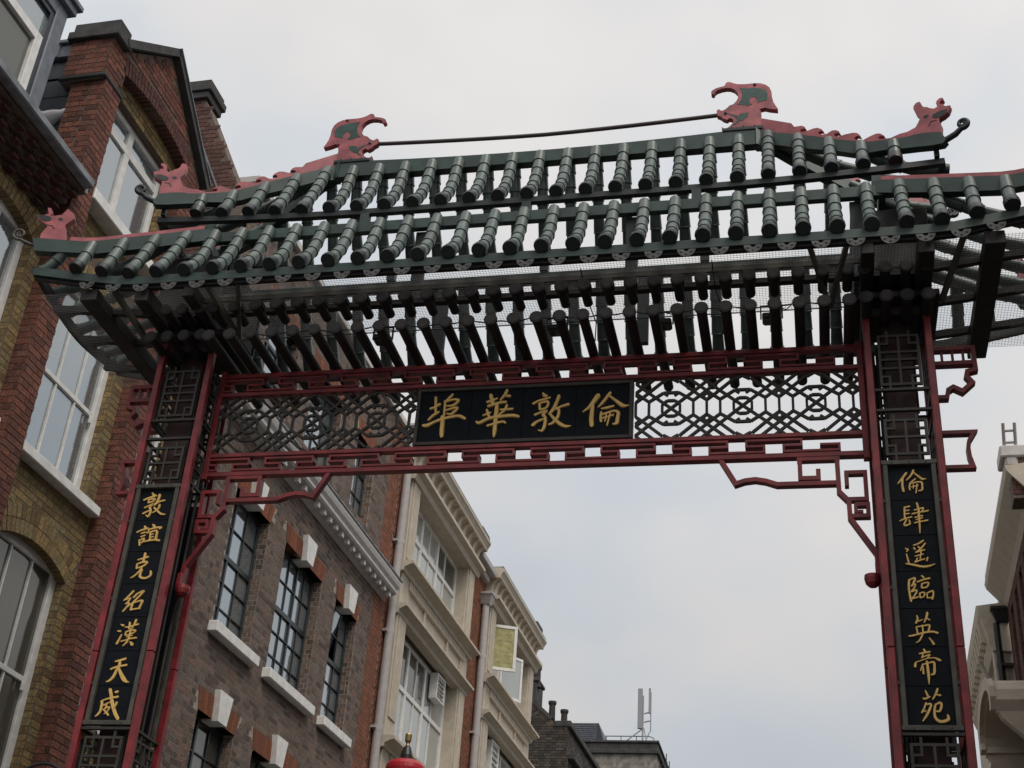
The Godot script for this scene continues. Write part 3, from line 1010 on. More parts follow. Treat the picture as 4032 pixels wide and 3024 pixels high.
func stucco_building() -> void:
	var o := facade("stucco_bay_building", "cream stucco building with wide bay windows, bracketed cornice and red brick strips", true, 12.0)
	var orange := tones(lin(0.27, 0.1, 0.052), 0.18, 7, [lin(0.17, 0.075, 0.045)])
	var back := MB.new()
	shell(back, 12.0, 23.0, 13.3, -9.0, -0.34)
	fp("body", back, M.mortar_dark, o)
	var mw := MB.new()
	for s in [[12.0, 12.36], [17.0, 18.4], [22.86, 23.0]]:
		mw.bx(s[0], s[1], 0.0, 13.3, -0.34, -0.006)
		lay(face(Vector3.ZERO, Vector3.RIGHT, Vector3.BACK), s[0], s[1], 4.0, 13.3, [], orange)
	fp("wall", mw, M.mortar_dark, o)
	lay(face(Vector3(23.0, 0, -0.0), Vector3.FORWARD, Vector3.RIGHT), 0.0, 0.3, 5.0, 13.5, [], orange)
	fin_bricks(o, o, 290)
	stucco_bay(o, 12.35, 16.95, [], 12.78)
	stucco_bay(o, 18.45, 22.9, [], 12.72)
	# gutter stepping across the brick strip
	var gt := MB.new()
	gt.cbox(17.1, 18.3, 13.2, 13.36, -0.1, 0.25, 0.02)
	gt.cbox(17.15, 18.25, 13.05, 13.2, -0.1, 0.12, 0.02)
	fp("gutter", gt, M.pipe_paint, o)
	var zf := -0.1
	var hooded := {"fw": 0.09, "bar": 0.03}
	# bay one, top floor
	var c1 := [12.85, 13.4, 13.95, 14.5, 15.05, 15.6, 16.45]
	glazed(o, "window", 12.85, 16.45, zf, [11.08, 12.02, 12.68], c1, M.white_paint, M.glass_net, {"fw": 0.09, "bar": 0.035, "rails": {1: 0.09}, "posts": {2: 0.1, 4: 0.1}, "pane_at": {Vector2i(5, 1): M.glass_dark, Vector2i(4, 1): M.glass_dark}})
	var w2 := glazed(o, "window", 12.85, 16.45, zf, [7.95, 9.16, 10.06], c1, M.white_paint, M.glass_net, {"fw": 0.09, "bar": 0.035, "rails": {1: 0.09}, "posts": {2: 0.1, 4: 0.1}, "pane_at": {Vector2i(0, 1): M.glass_dark, Vector2i(2, 1): M.glass_dark, Vector2i(3, 1): M.glass_dark, Vector2i(1, 1): M.glass_dark}})
	glazed(o, "window", 12.85, 16.45, zf, [4.4, 5.8, 6.85], c1, M.white_paint, M.glass_net, {"fw": 0.09, "bar": 0.035, "rails": {1: 0.09}, "posts": {2: 0.1, 4: 0.1}})
	louvre_box(o, 15.3, 15.85, 9.5, 10.0, zf)
	# bay two
	var c2 := [18.95, 19.7, 20.45, 21.2, 21.8, 22.4]
	glazed(o, "window", 18.95, 22.4, zf, [11.08, 12.02, 12.62], c2, M.white_paint, M.glass_net, {"fw": 0.09, "bar": 0.035, "rails": {1: 0.09}, "posts": {2: 0.1, 3: 0.1}, "pane_at": {Vector2i(0, 0): M.glass_dark, Vector2i(0, 1): M.glass_dark, Vector2i(1, 1): M.glass_dark, Vector2i(4, 1): M.glass_dark}})
	glazed(o, "window", 18.95, 22.4, zf, [7.95, 9.16, 10.06], c2, M.white_paint, M.glass_net, {"fw": 0.09, "bar": 0.035, "rails": {1: 0.09}, "posts": {2: 0.1, 3: 0.1}})
	louvre_box(o, 19.75, 20.4, 9.3, 10.0, zf)
	louvre_box(o, 18.98, 19.66, 12.2, 12.7, zf - 0.12)
	# two white casements with yellow boards, swung out over the street
	for k in 2:
		var t := Transform3D(Basis(Vector3.UP, -1.15 if k == 0 else -0.55), Vector3(18.98 if k == 0 else 20.5, 11.35 - 0.12 * k, zf))
		var cs := MB.new()
		cs.cbox(0.0, 0.74, 0.0, 0.07, -0.025, 0.025, 0.006, t)
		cs.cbox(0.0, 0.74, 0.98, 1.05, -0.025, 0.025, 0.006, t)
		cs.cbox(0.0, 0.07, 0.07, 0.98, -0.025, 0.025, 0.006, t)
		cs.cbox(0.67, 0.74, 0.07, 0.98, -0.025, 0.025, 0.006, t)
		var cn := fp("open_casement", cs, M.white_paint, o)
		var yb := MB.new()
		yb.bx(0.07, 0.67, 0.07, 0.98, -0.008, 0.008, t)
		fp("yellow_board" if k == 0 else "pane", yb, M.yellow_board if k == 0 else M.glass_net, cn)
	downpipe(o, 18.16, 12.5, 0.1, 0.08, M.pipe_paint)
	# chimney cowls behind the cornice
	for x in [17.2, 22.9]:
		var cw := MB.new()
		cw.cbox(x - 0.22, x + 0.18, 13.3, 13.7, -0.1, 0.2, 0.02)
		cw.cbox(x - 0.32, x + 0.28, 13.7, 13.82, -0.15, 0.26, 0.02)
		fp("parapet_block", cw, M.dark_stone, o)

func louvre_box(o: Node, x0: float, x1: float, y0: float, y1: float, z: float) -> void:
	var b := MB.new()
	b.cbox(x0, x0 + 0.04, y0, y1, z, z + 0.16, 0.006)
	b.cbox(x1 - 0.04, x1, y0, y1, z, z + 0.16, 0.006)
	b.cbox(x0 + 0.04, x1 - 0.04, y1 - 0.04, y1, z, z + 0.16, 0.006)
	b.cbox(x0 + 0.04, x1 - 0.04, y0, y0 + 0.04, z, z + 0.16, 0.006)
	var p := fp("ventilation_box", b, M.white_paint, o)
	var d := MB.new()
	d.bx(x0 + 0.04, x1 - 0.04, y0 + 0.04, y1 - 0.04, z + 0.02, z + 0.1)
	fp("box_inside", d, M.white_paint, p)
	for k in 5:
		var s := MB.new()
		var y := lerpf(y0 + 0.08, y1 - 0.09, k / 4.0)
		s.corners([Vector3(x0 + 0.04, y, z + 0.15), Vector3(x1 - 0.04, y, z + 0.15), Vector3(x1 - 0.04, y + 0.035, z + 0.1), Vector3(x0 + 0.04, y + 0.035, z + 0.1), Vector3(x0 + 0.04, y + 0.01, z + 0.155), Vector3(x1 - 0.04, y + 0.01, z + 0.155), Vector3(x1 - 0.04, y + 0.045, z + 0.105), Vector3(x0 + 0.04, y + 0.045, z + 0.105)])
		fp("slat", s, M.white_paint, p)

# ---------------------------------------------------------------- buildings down the street
func far_buildings() -> void:
	# low filler between the stucco bays and the dark brick house
	var a := facade("low_building", "low grey rendered building squeezed between cream bays and dark brick wall", true, 23.02)
	var ab := MB.new()
	ab.bx(23.02, 27.9, 0.0, 10.1, -7.0, -0.05)
	fp("wall", ab, M.stone, a)
	var ac := MB.new()
	ac.cbox(23.0, 27.9, 10.1, 10.3, -7.0, 0.1, 0.02)
	fp("coping", ac, M.old_white, a)
	var d := facade("dark_brick_building", "soot dark brick building with sloping party wall and chimney pots", true, 28.0)
	var soot := tones(lin(0.07, 0.062, 0.055), 0.35, 7, [lin(0.12, 0.1, 0.085)])
	var gab := PackedVector2Array([Vector2(-4.5, 0.0), Vector2(0.0, 0.0), Vector2(0.0, 12.85), Vector2(-0.42, 12.85), Vector2(-0.45, 12.95), Vector2(-1.5, 13.9), Vector2(-4.5, 13.9)])
	var gb := MB.new()
	# profile in (z, y), wall faces back up the street
	gb.prism(gab, -28.4, -28.006, Transform3D(Basis(Vector3.BACK, Vector3.UP, Vector3.LEFT), Vector3.ZERO))
	gb.bx(28.4, 36.0, 0.0, 12.75, -4.5, -0.006)
	fp("wall", gb, M.mortar_dark, d)
	var hold := func(p: Vector2) -> bool: return p.y < 12.8 + clampf((4.5 - 0.45 - p.x) * 0.9, 0.0, 1.05)
	lay(face(Vector3(28.0, 0, -4.5), Vector3.BACK, Vector3.LEFT), 0.0, 4.5, 8.0, 13.9, [], soot, true, hold, 0.02)
	lay(face(Vector3.ZERO, Vector3.RIGHT, Vector3.BACK), 28.0, 34.0, 9.0, 12.7, [], soot, true, null, 0.02)
	fin_bricks(d, d, 250)
	var cp := MB.new()
	cp.bar(Vector3(28.2, 12.98, -0.45), Vector3(28.2, 13.95, -1.55), 0.5, 0.1)
	cp.cbox(27.95, 36.0, 12.75, 12.92, -0.35, 0.12, 0.02)
	cp.cbox(28.2, 36.0, 11.9, 12.05, -0.2, 0.2, 0.02)
	fp("coping", cp, M.dark_stone, d)
	var st := MB.new()
	st.cbox(28.05, 28.9, 13.5, 14.1, -1.35, -0.95, 0.03)
	st.cbox(28.0, 28.95, 14.1, 14.2, -1.4, -0.9, 0.02)
	var sn := fp("chimney", st, M.dark_stone, d)
	for q in [[28.3, 13.15, -0.52, 13.15], [28.3, 12.9, -0.16, 13.2], [28.2, 14.15, -0.98, 14.62], [28.7, 14.15, -1.25, 14.62]]:
		var p := MB.new()
		var t := Transform3D(Basis(), Vector3(q[0], q[1] - 0.2, q[2]))
		p.lathe([Vector2(0.13, 0.0), Vector2(0.1, 0.08), Vector2(0.09, 0.5), Vector2(0.12, 0.56), Vector2(0.12, 0.62), Vector2(0.07, 0.62), Vector2(0.06, 0.3)], 12, t)
		fp("chimney_pot", p, M.clay_pot, sn)
	# pale stone building across the end of the street, facing the camera
	var e := thing("stone_building", "pale stone corner building with dark parapet and roof plant room at street end", "building", Vector3(-5.5, 0, -45))
	var eb := MB.new()
	eb.bx(-6.0, 1.55, 0.0, 16.74, -12.0, 0.0)
	part("wall", eb, M.stone, e)
	for y in [[16.74, 16.92, 0.12], [16.92, 17.18, 0.04], [17.18, 17.28, 0.1]]:
		var pb := MB.new()
		pb.cbox(-6.0, 1.55 + y[2], y[0], y[1], -12.0, y[2], 0.02)
		part("parapet", pb, M.dark_stone, e)
	for k in 5:
		var wb := MB.new()
		wb.cbox(-4.6 + k * 1.3, -3.9 + k * 1.3, 13.4, 15.3, -0.02, 0.015, 0.01)
		part("window", wb, M.glass_dark, e)
	var pr := MB.new()
	pr.corners([Vector3(-3.2, 17.2, -0.3), Vector3(-0.6, 17.2, -0.3), Vector3(-0.2, 17.2, -4.0), Vector3(-3.2, 17.2, -4.0), Vector3(-3.2, 18.1, -0.35), Vector3(-0.88, 18.1, -0.35), Vector3(-0.88, 18.1, -4.0), Vector3(-3.2, 18.1, -4.0)])
	var pn := part("plant_room", pr, M.zinc, e)
	for k in 10:
		var sb := MB.new()
		sb.cbox(-2.3, -0.92, 17.26 + k * 0.083, 17.31 + k * 0.083, -0.34, -0.25, 0.008)
		part("slat", sb, M.grey_frame, pn)
	var rl := MB.new()
	rl.tube([Vector3(-0.6, 17.58, -0.4), Vector3(1.2, 17.58, -0.4), Vector3(1.38, 17.5, -0.4), Vector3(1.42, 17.2, -0.4)], [0.022], 6)
	for x in [-0.55, 0.05, 0.68]:
		rl.tube([Vector3(x, 17.2, -0.4), Vector3(x, 17.58, -0.4)], [0.018], 6)
	part("railing", rl, M.grey_frame, e)
	# rooftop aerials: they stand on the building, so they are things of their own
	var m := thing("antenna_mast", "grey mobile phone antenna mast with panel aerials on the far roof", "antenna", Vector3(-4.6, 17.2, -45.2))
	var mp := MB.new()
	mp.tube([Vector3(0.05, 0, 0), Vector3(0.05, 2.0, 0)], [0.035], 8)
	mp.tube([Vector3(-0.75, 0.02, 0), Vector3(0.03, 0.62, 0)], [0.025], 6)
	mp.tube([Vector3(0.1, 1.25, 0), Vector3(0.32, 1.32, 0)], [0.03], 6)
	mp.tube([Vector3(0.1, 0.9, 0), Vector3(0.34, 0.96, 0)], [0.03], 6)
	mp.tube([Vector3(0.12, 0.0, 0), Vector3(0.2, 0.2, 0), Vector3(0.33, 0.5, 0)], [0.02], 6)
	mp.tube([Vector3(0.25, 0.0, 0), Vector3(0.18, 0.25, 0), Vector3(0.1, 0.65, 0)], [0.02], 6)
	mp.tube([Vector3(0.37, 0.5, 0), Vector3(0.37, 2.15, 0)], [0.025], 6)
	part("mast", mp, M.antenna_grey, m)
	var pa := MB.new()
	pa.cbox(-0.16, 0.03, 0.62, 2.3, -0.05, 0.08, 0.02)
	part("panel_aerial", pa, M.antenna_grey, m)
	var pb2 := MB.new()
	pb2.cbox(0.28, 0.36, 1.25, 2.32, -0.05, 0.06, 0.015)
	part("panel_aerial", pb2, M.antenna_grey, m)
	var a2 := thing("wall_aerial", "small dark aerial bracket clamped to the corner of the stone building", "antenna", Vector3(-3.85, 16.0, -44.9))
	var ap := MB.new()
	ap.tube([Vector3(0.0, 0.2, 0), Vector3(0.34, 0.42, 0)], [0.025], 6)
	ap.tube([Vector3(0.0, 0.05, 0), Vector3(0.4, 0.2, 0)], [0.025], 6)
	ap.tube([Vector3(0.3, 0.1, 0), Vector3(0.3, 0.75, 0)], [0.02], 6)
	ap.tube([Vector3(0.42, -0.2, 0), Vector3(0.42, 0.45, 0)], [0.02], 6)
	part("bracket", ap, M.dark_frame, a2)

# ---------------------------------------------------------------- right-hand side of the street
func right_buildings() -> void:
	# x runs towards the camera here; z is out of the wall, towards the street
	var red := tones(lin(0.13, 0.055, 0.042), 0.22, 7, [lin(0.07, 0.04, 0.035)])
	var o := facade("parapet_building", "red brick building with deep cream eaves and a raised parapet wall", false, -13.95)
	var b := MB.new()
	var slits := []
	for k in 5:
		slits.append(Rect2(-13.45 + 0.78 * k, 8.95, 0.4, 1.5))
	wall(b, face(Vector3.ZERO, Vector3.RIGHT, Vector3.BACK), -13.9, -9.45, 0.0, 10.72, slits)
	for h in slits:
		reveal(b, h.position.x, h.end.x, h.position.y, h.end.y, -0.25, 0.0)
	b.bx(-13.9, -9.45, 0.0, 10.72, -8.0, -0.26)
	b.bx(-9.85, -9.46, 10.6, 11.25, -6.0, 0.24)
	fp("wall", b, M.mortar_dark, o)
	lay(face(Vector3.ZERO, Vector3.RIGHT, Vector3.BACK), -13.9, -9.45, 6.5, 10.7, slits, red)
	for h in slits:
		lay(face(Vector3(h.position.x, 0, 0.0), Vector3.FORWARD, Vector3.RIGHT), 0.0, 0.2, h.position.y, h.end.y, [], red, false)
	lay(face(Vector3(-9.45, 0, 0.24), Vector3.FORWARD, Vector3.RIGHT), 0.0, 3.0, 10.65, 11.22, [], red)
	fin_bricks(o, o, 200)
	for h in slits:
		glazed(o, "window", h.position.x, h.end.x, -0.16, [h.position.y, h.position.y + 0.75, h.end.y], [h.position.x, h.end.x], M.grey_frame, M.glass_dark, {"fw": 0.04})
	var cp := MB.new()
	cp.cbox(-9.92, -9.4, 11.25, 11.44, -6.0, 0.36, 0.02)
	fp("coping", cp, M.old_white, o)
	var ev := MB.new()
	run_x(ev, PackedVector2Array([Vector2(0.0, 10.62), Vector2(0.06, 10.72), Vector2(0.3, 11.02), Vector2(0.32, 11.1), Vector2(0.0, 11.14)]), -13.95, -9.4)
	fp("eaves", ev, M.stucco, o)
	var gt := MB.new()
	gt.cbox(-13.95, -9.42, 11.1, 11.27, 0.12, 0.3, 0.03)
	gt.cbox(-13.95, -9.9, 11.27, 11.31, 0.06, 0.27, 0.01)
	fp("gutter", gt, M.pipe_paint, o)
	var bb := MB.new()
	bb.cbox(-9.42, -9.2, 10.35, 10.62, -0.5, 0.0, 0.02)
	fp("junction_box", bb, M.white_paint, o)
	var sc := MB.new()
	for z in [0.28, 0.12]:
		sc.tube([Vector3(-9.5, 11.4, z), Vector3(-9.3, 11.75, z)], [0.025], 6)
	sc.tube([Vector3(-9.45, 11.5, 0.28), Vector3(-9.45, 11.5, 0.12)], [0.02], 6)
	sc.tube([Vector3(-9.36, 11.65, 0.28), Vector3(-9.36, 11.65, 0.12)], [0.02], 6)
	fp("roof_ladder", sc, M.pipe_paint, o)
	# arched hood on consoles
	var hd := MB.new()
	var arc := PackedVector2Array()
	for i in 13:
		var a := deg_to_rad(lerpf(200.0, -20.0, i / 12.0))
		arc.append(Vector2(-12.55 + 1.3 * cos(a), 8.22 + 0.55 * sin(a)))
	for i in 13:
		var a := deg_to_rad(lerpf(-20.0, 200.0, i / 12.0))
		arc.append(Vector2(-12.55 + 1.08 * cos(a), 8.2 + 0.38 * sin(a)))
	hd.prism(arc, 0.0, 0.62)
	hd.prism(arc, 0.62, 0.7, Transform3D(Basis.from_scale(Vector3(1.0, 1.0, 1.0)), Vector3(0, 0.05, 0)))
	fp("hood", hd, M.stucco, o)
	for x in [-13.8, -11.5]:
		var cs := MB.new()
		run_x(cs, PackedVector2Array([Vector2(0, 6.9), Vector2(0.12, 7.0), Vector2(0.2, 7.3), Vector2(0.14, 7.55), Vector2(0.34, 7.75), Vector2(0.55, 7.95), Vector2(0.6, 8.05), Vector2(0, 8.1)]), x, x + 0.18)
		fp("console", cs, M.stucco, o)
	var fp2 := MB.new()
	fp2.tube([Vector3(-12.0, 8.55, 0.55), Vector3(-11.5, 8.85, 0.75)], [0.03], 6)
	fp2.tube([Vector3(-11.5, 8.85, 0.75), Vector3(-11.46, 8.88, 0.77)], [0.05, 0.005], 6)
	fp("flag_pole", fp2, M.white_paint, o)
	downpipe(o, -13.98, 10.4, 0.2, 0.06, M.black_metal)
	# cream bay with green-tinted glass
	var q := facade("cream_bay_building", "cream bay-fronted building with green tinted glass and a bracketed cornice", false, -18.5)
	var qb := MB.new()
	qb.bx(-18.5, -14.02, 0.0, 10.9, -7.0, 0.1)
	fp("body", qb, M.stucco, q)
	var z := 0.3
	for x in [[-18.45, -16.95], [-14.2, -14.02]]:
		var p := MB.new()
		p.cbox(x[0], x[1], 4.0, 9.96, 0.0, z, 0.015)
		fp("pilaster", p, M.stucco, q)
	glazed(q, "window", -16.95, -14.2, z - 0.08, [8.5, 9.4, 9.94], evenly(-16.95, -14.2, 8), M.white_paint, M.glass_green, {"fw": 0.06, "bar": 0.035, "rails": {1: 0.09}, "posts": {4: 0.08}})
	glazed(q, "window", -16.95, -14.2, z - 0.08, [5.4, 6.9, 7.6], evenly(-16.95, -14.2, 4), M.white_paint, M.glass_green, {"fw": 0.06, "bar": 0.035, "rails": {1: 0.09}})
	var sp := MB.new()
	sp.bx(-16.95, -14.2, 7.6, 8.4, 0.0, z - 0.03)
	fp("panel", sp, M.stucco, q)
	sill(q, -17.05, -14.1, 8.38, 8.5, 0.0, z + 0.1, M.old_white)
	var en := MB.new()
	run_x(en, PackedVector2Array([Vector2(0, 9.9), Vector2(z, 9.92), Vector2(z + 0.06, 10.08), Vector2(z + 0.05, 10.16), Vector2(z + 0.14, 10.5), Vector2(z + 0.17, 10.55), Vector2(z + 0.2, 10.72), Vector2(0, 10.78)]), -18.55, -13.95)
	var en2 := fp("cornice", en, M.stucco, q)
	for k in 12:
		var bk := MB.new()
		run_x(bk, PackedVector2Array([Vector2(z, 10.14), Vector2(z + 0.14, 10.2), Vector2(z + 0.16, 10.42), Vector2(z + 0.17, 10.54), Vector2(z + 0.1, 10.54)]), -18.4 + k * 0.36, -18.25 + k * 0.36)
		fp("bracket", bk, M.stucco, en2)
	# the house opposite that the near windows mirror
	var n := facade("opposite_building", "plain red brick house across the street beside the camera", false, -9.3)
	var nb := MB.new()
	var holes := []
	for k in 5:
		for f in 3:
			holes.append(Rect2(-8.4 + k * 2.6, 1.0 + f * 3.1, 1.2, 1.9))
	wall(nb, face(Vector3.ZERO, Vector3.RIGHT, Vector3.BACK), -9.3, 5.0, 0.0, 10.4, holes)
	for h in holes:
		reveal(nb, h.position.x, h.end.x, h.position.y, h.end.y, -0.2, 0.0)
	shell(nb, -9.3, 5.0, 10.4, -8.0, 0.0)
	fp("wall", nb, M.mortar_dark, n)
	for h in holes:
		glazed(n, "window", h.position.x, h.end.x, -0.12, [h.position.y, h.position.y + 0.95, h.end.y], [h.position.x, h.position.x + 0.6, h.end.x], M.white_paint, M.glass_dark, {"rails": {1: 0.06}})
	lay(face(Vector3.ZERO, Vector3.RIGHT, Vector3.BACK), -9.3, -7.0, 7.0, 10.4, holes, red)
	fin_bricks(n, n, 100)

# ---------------------------------------------------------------- the gate
const RIDGE_ORNAMENT := "1653 56;1679 34;1699 38;1725 57;1752 89;1760 107;1756 132;1743 146;1720 153;1710 137;1693 141;1670 154;1648 179;1615 200;1612 222;1610 253;1625 269;1639 263;1652 249;1672 251;1702 274;1722 298;1732 306;1762 316;1789 348;1806 390;1810 412;1801 454;1775 492;1738 515;1705 521;1658 515;1617 500;1597 482;1592 460;1579 457;1563 468;1562 486;1570 503;1604 526;1651 539;1678 544;1692 561;1697 581;1713 590;1733 590;1766 570;1806 554;1869 546;1953 548;2009 541;2058 517;2090 482;2108 426;2110 364;2121 301;2142 250;2159 218;2159 207;2093 223;2044 242;1991 230;2004 213;2010 186;2002 148;2003 113;2009 104;2005 5;1666 13"
const ORNAMENT_INLAY := ["1825 500;1901 491;1951 489;2017 473;2056 446;2071 404;2066 334;1980 308;1978 353;1959 377;1932 385;1905 352;1911 316;1930 292;1897 282;1848 297;1798 307;1836 360;1845 421;1838 467", "1810 187;1862 199;1899 199;1888 156;1858 129;1838 110;1811 112;1824 150", "1701 212;1747 198;1790 180;1822 142;1811 99;1778 73;1752 67;1792 106;1792 136;1766 170;1727 192"]
const CREST := "9 10026;161 9933;294 9852;320 9801;349 9794;387 9787;414 9764;426 9732;404 9749;379 9747;372 9734;387 9716;434 9709;491 9714;528 9707;564 9678;579 9649;551 9663;535 9654;534 9635;567 9614;604 9607;655 9626;691 9616;715 9595;723 9569;693 9584;671 9578;676 9556;712 9538;773 9538;833 9531;869 9516;891 9488;899 9466;867 9484;845 9471;852 9446;917 9417;978 9435;1032 9444;1067 9431;1099 9394;1065 9405;1046 9393;1062 9372;1149 9350;1226 9365;1303 9361;1297 9289;1164 9310;943 9369;768 9455;589 9555;406 9653;219 9750;14 9858"
const HEAD := "1284 9303;1288 9353;1363 9375;1388 9414;1407 9454;1408 9470;1376 9523;1362 9577;1367 9607;1388 9632;1416 9636;1427 9620;1430 9594;1450 9562;1474 9554;1497 9531;1529 9513;1557 9522;1550 9565;1560 9589;1583 9604;1607 9602;1612 9592;1605 9579;1585 9567;1575 9541;1601 9537;1607 9534;1611 9512;1628 9501;1661 9496;1655 9474;1637 9434;1601 9408;1567 9398;1559 9381;1563 9356;1572 9321;1563 9238;1347 9292"
const HEAD_JAW := "1514 9451;1549 9465;1595 9471;1642 9463;1634 9439;1601 9412;1567 9402;1528 9410;1512 9428"
const LOW_HEAD := "1206 8576;1247 8742;1181 8825;1199 8876;1262 8923;1299 8852;1360 8831;1405 8826;1382 8866;1412 8912;1442 8913;1417 8849;1458 8828;1514 8825;1497 8781;1416 8734;1396 8703;1413 8677;1434 8617;1430 8573"
# heights of the hip beams along their run: top and bottom, in millimetres
const HIP_TOP := "14 9862;219 9755;407 9659;590 9561;768 9461;944 9375;1164 9316;1297 9294;1348 9296;1456 9276;1563 9242"
const HIP_BOTTOM := "151 9646;276 9578;412 9507;546 9441;702 9366;819 9299;959 9250;1111 9226;1222 9192;1355 9162;1473 9132;1568 9119"
const LOW_HIP_TOP := "16 8842;462 8722;929 8599;1040 8580;1169 8574;1299 8571;1397 8570;1493 8561"
const LOW_HIP_BOTTOM := "-7 8716;435 8586;899 8463;1140 8446;1300 8435;1441 8430"
# brush strokes: centre line x y and breadth in millimetres; strokes parted by /
const NAME_BOARD := {
	"port": "-755 185 23;-750 129 23;-746 68 21;-738 31 19/-789 80 23;-756 90 21;-713 118 25/-797 -28 19;-769 5 23;-742 27 25;-714 44 17/-609 206 19;-635 175 23;-661 143 23/-670 144 21;-668 83 19;-667 9 19/-653 143 17;-604 155 19;-554 152 21;-575 116 23;-607 99 19;-653 97 13/-653 55 15;-605 71 19;-560 78 21;-566 55 21;-592 29 23;-608 16 17;-642 22 13/-835 -82 29;-802 -81 31;-754 -56 25;-695 -31 25;-614 -11 25;-552 -3 25;-519 -9 29;-484 -31 23/-678 -8 38;-675 -64 35;-674 -141 35;-669 -191 29",
	"splendour": "-281 185 29;-267 138 33;-255 91 29/-305 119 23;-271 129 25;-223 150 14/-144 225 25;-163 179 25;-195 132 14/-154 170 16;-117 168 25/-293 79 25;-251 91 25;-191 109 23;-146 111 23/-222 81 31;-223 21 35;-223 -47 35;-224 -115 33;-225 -174 31;-226 -214 12/-303 43 21;-289 1 23;-274 -36 21/-330 -8 14;-302 2 16;-268 16 12/-136 81 21;-149 40 23;-176 10 18;-199 -12 12/-190 40 12;-145 40 20;-84 42 18/-380 -70 23;-357 -78 27;-302 -48 27;-242 -31 27;-161 -23 27;-100 -19 29;-60 -23 28;-31 -33 26/-287 -108 20;-245 -96 20;-198 -83 20;-157 -75 20;-138 -87 20",
	"honest": "163 179 18;177 158 33;195 152 22/86 85 22;131 110 18;183 123 18;225 136 13/137 80 20;144 30 22/141 85 18;185 98 20;212 91 20;197 42 20;149 24 18/106 -23 20;146 -5 18;203 12 18;170 -26 22/174 -26 27;193 -52 24;194 -101 26;185 -150 26;169 -174 22;143 -168 9/93 -117 31;125 -89 22;176 -66 18/297 145 31;282 93 27;259 29 31;226 -19 20/281 23 22;324 46 20;380 63 26/304 17 22;302 -32 24;282 -76 26;253 -109 22;227 -118 15/231 -19 20;268 -65 26;314 -112 31;364 -141 26;407 -140 9",
	"order": "622 136 42;589 83 37;548 25 26;502 -12 9/582 49 26;576 -20 33;574 -94 35;580 -143 32/722 156 26;693 113 26;660 65 24;628 27 11/719 126 17;767 84 24;821 37 35;851 28 22;883 32 6/657 10 15;705 18 22;754 31 17/654 -24 20;651 -68 22;655 -107 22/663 -44 15;706 -29 17;757 -16 19;792 -30 28;789 -79 30;782 -128 30;752 -138 13/669 -79 15;707 -68 15;754 -53 17/696 -45 13;691 -89 13;685 -111 11/728 -32 15;717 -91 15;705 -148 13"
}
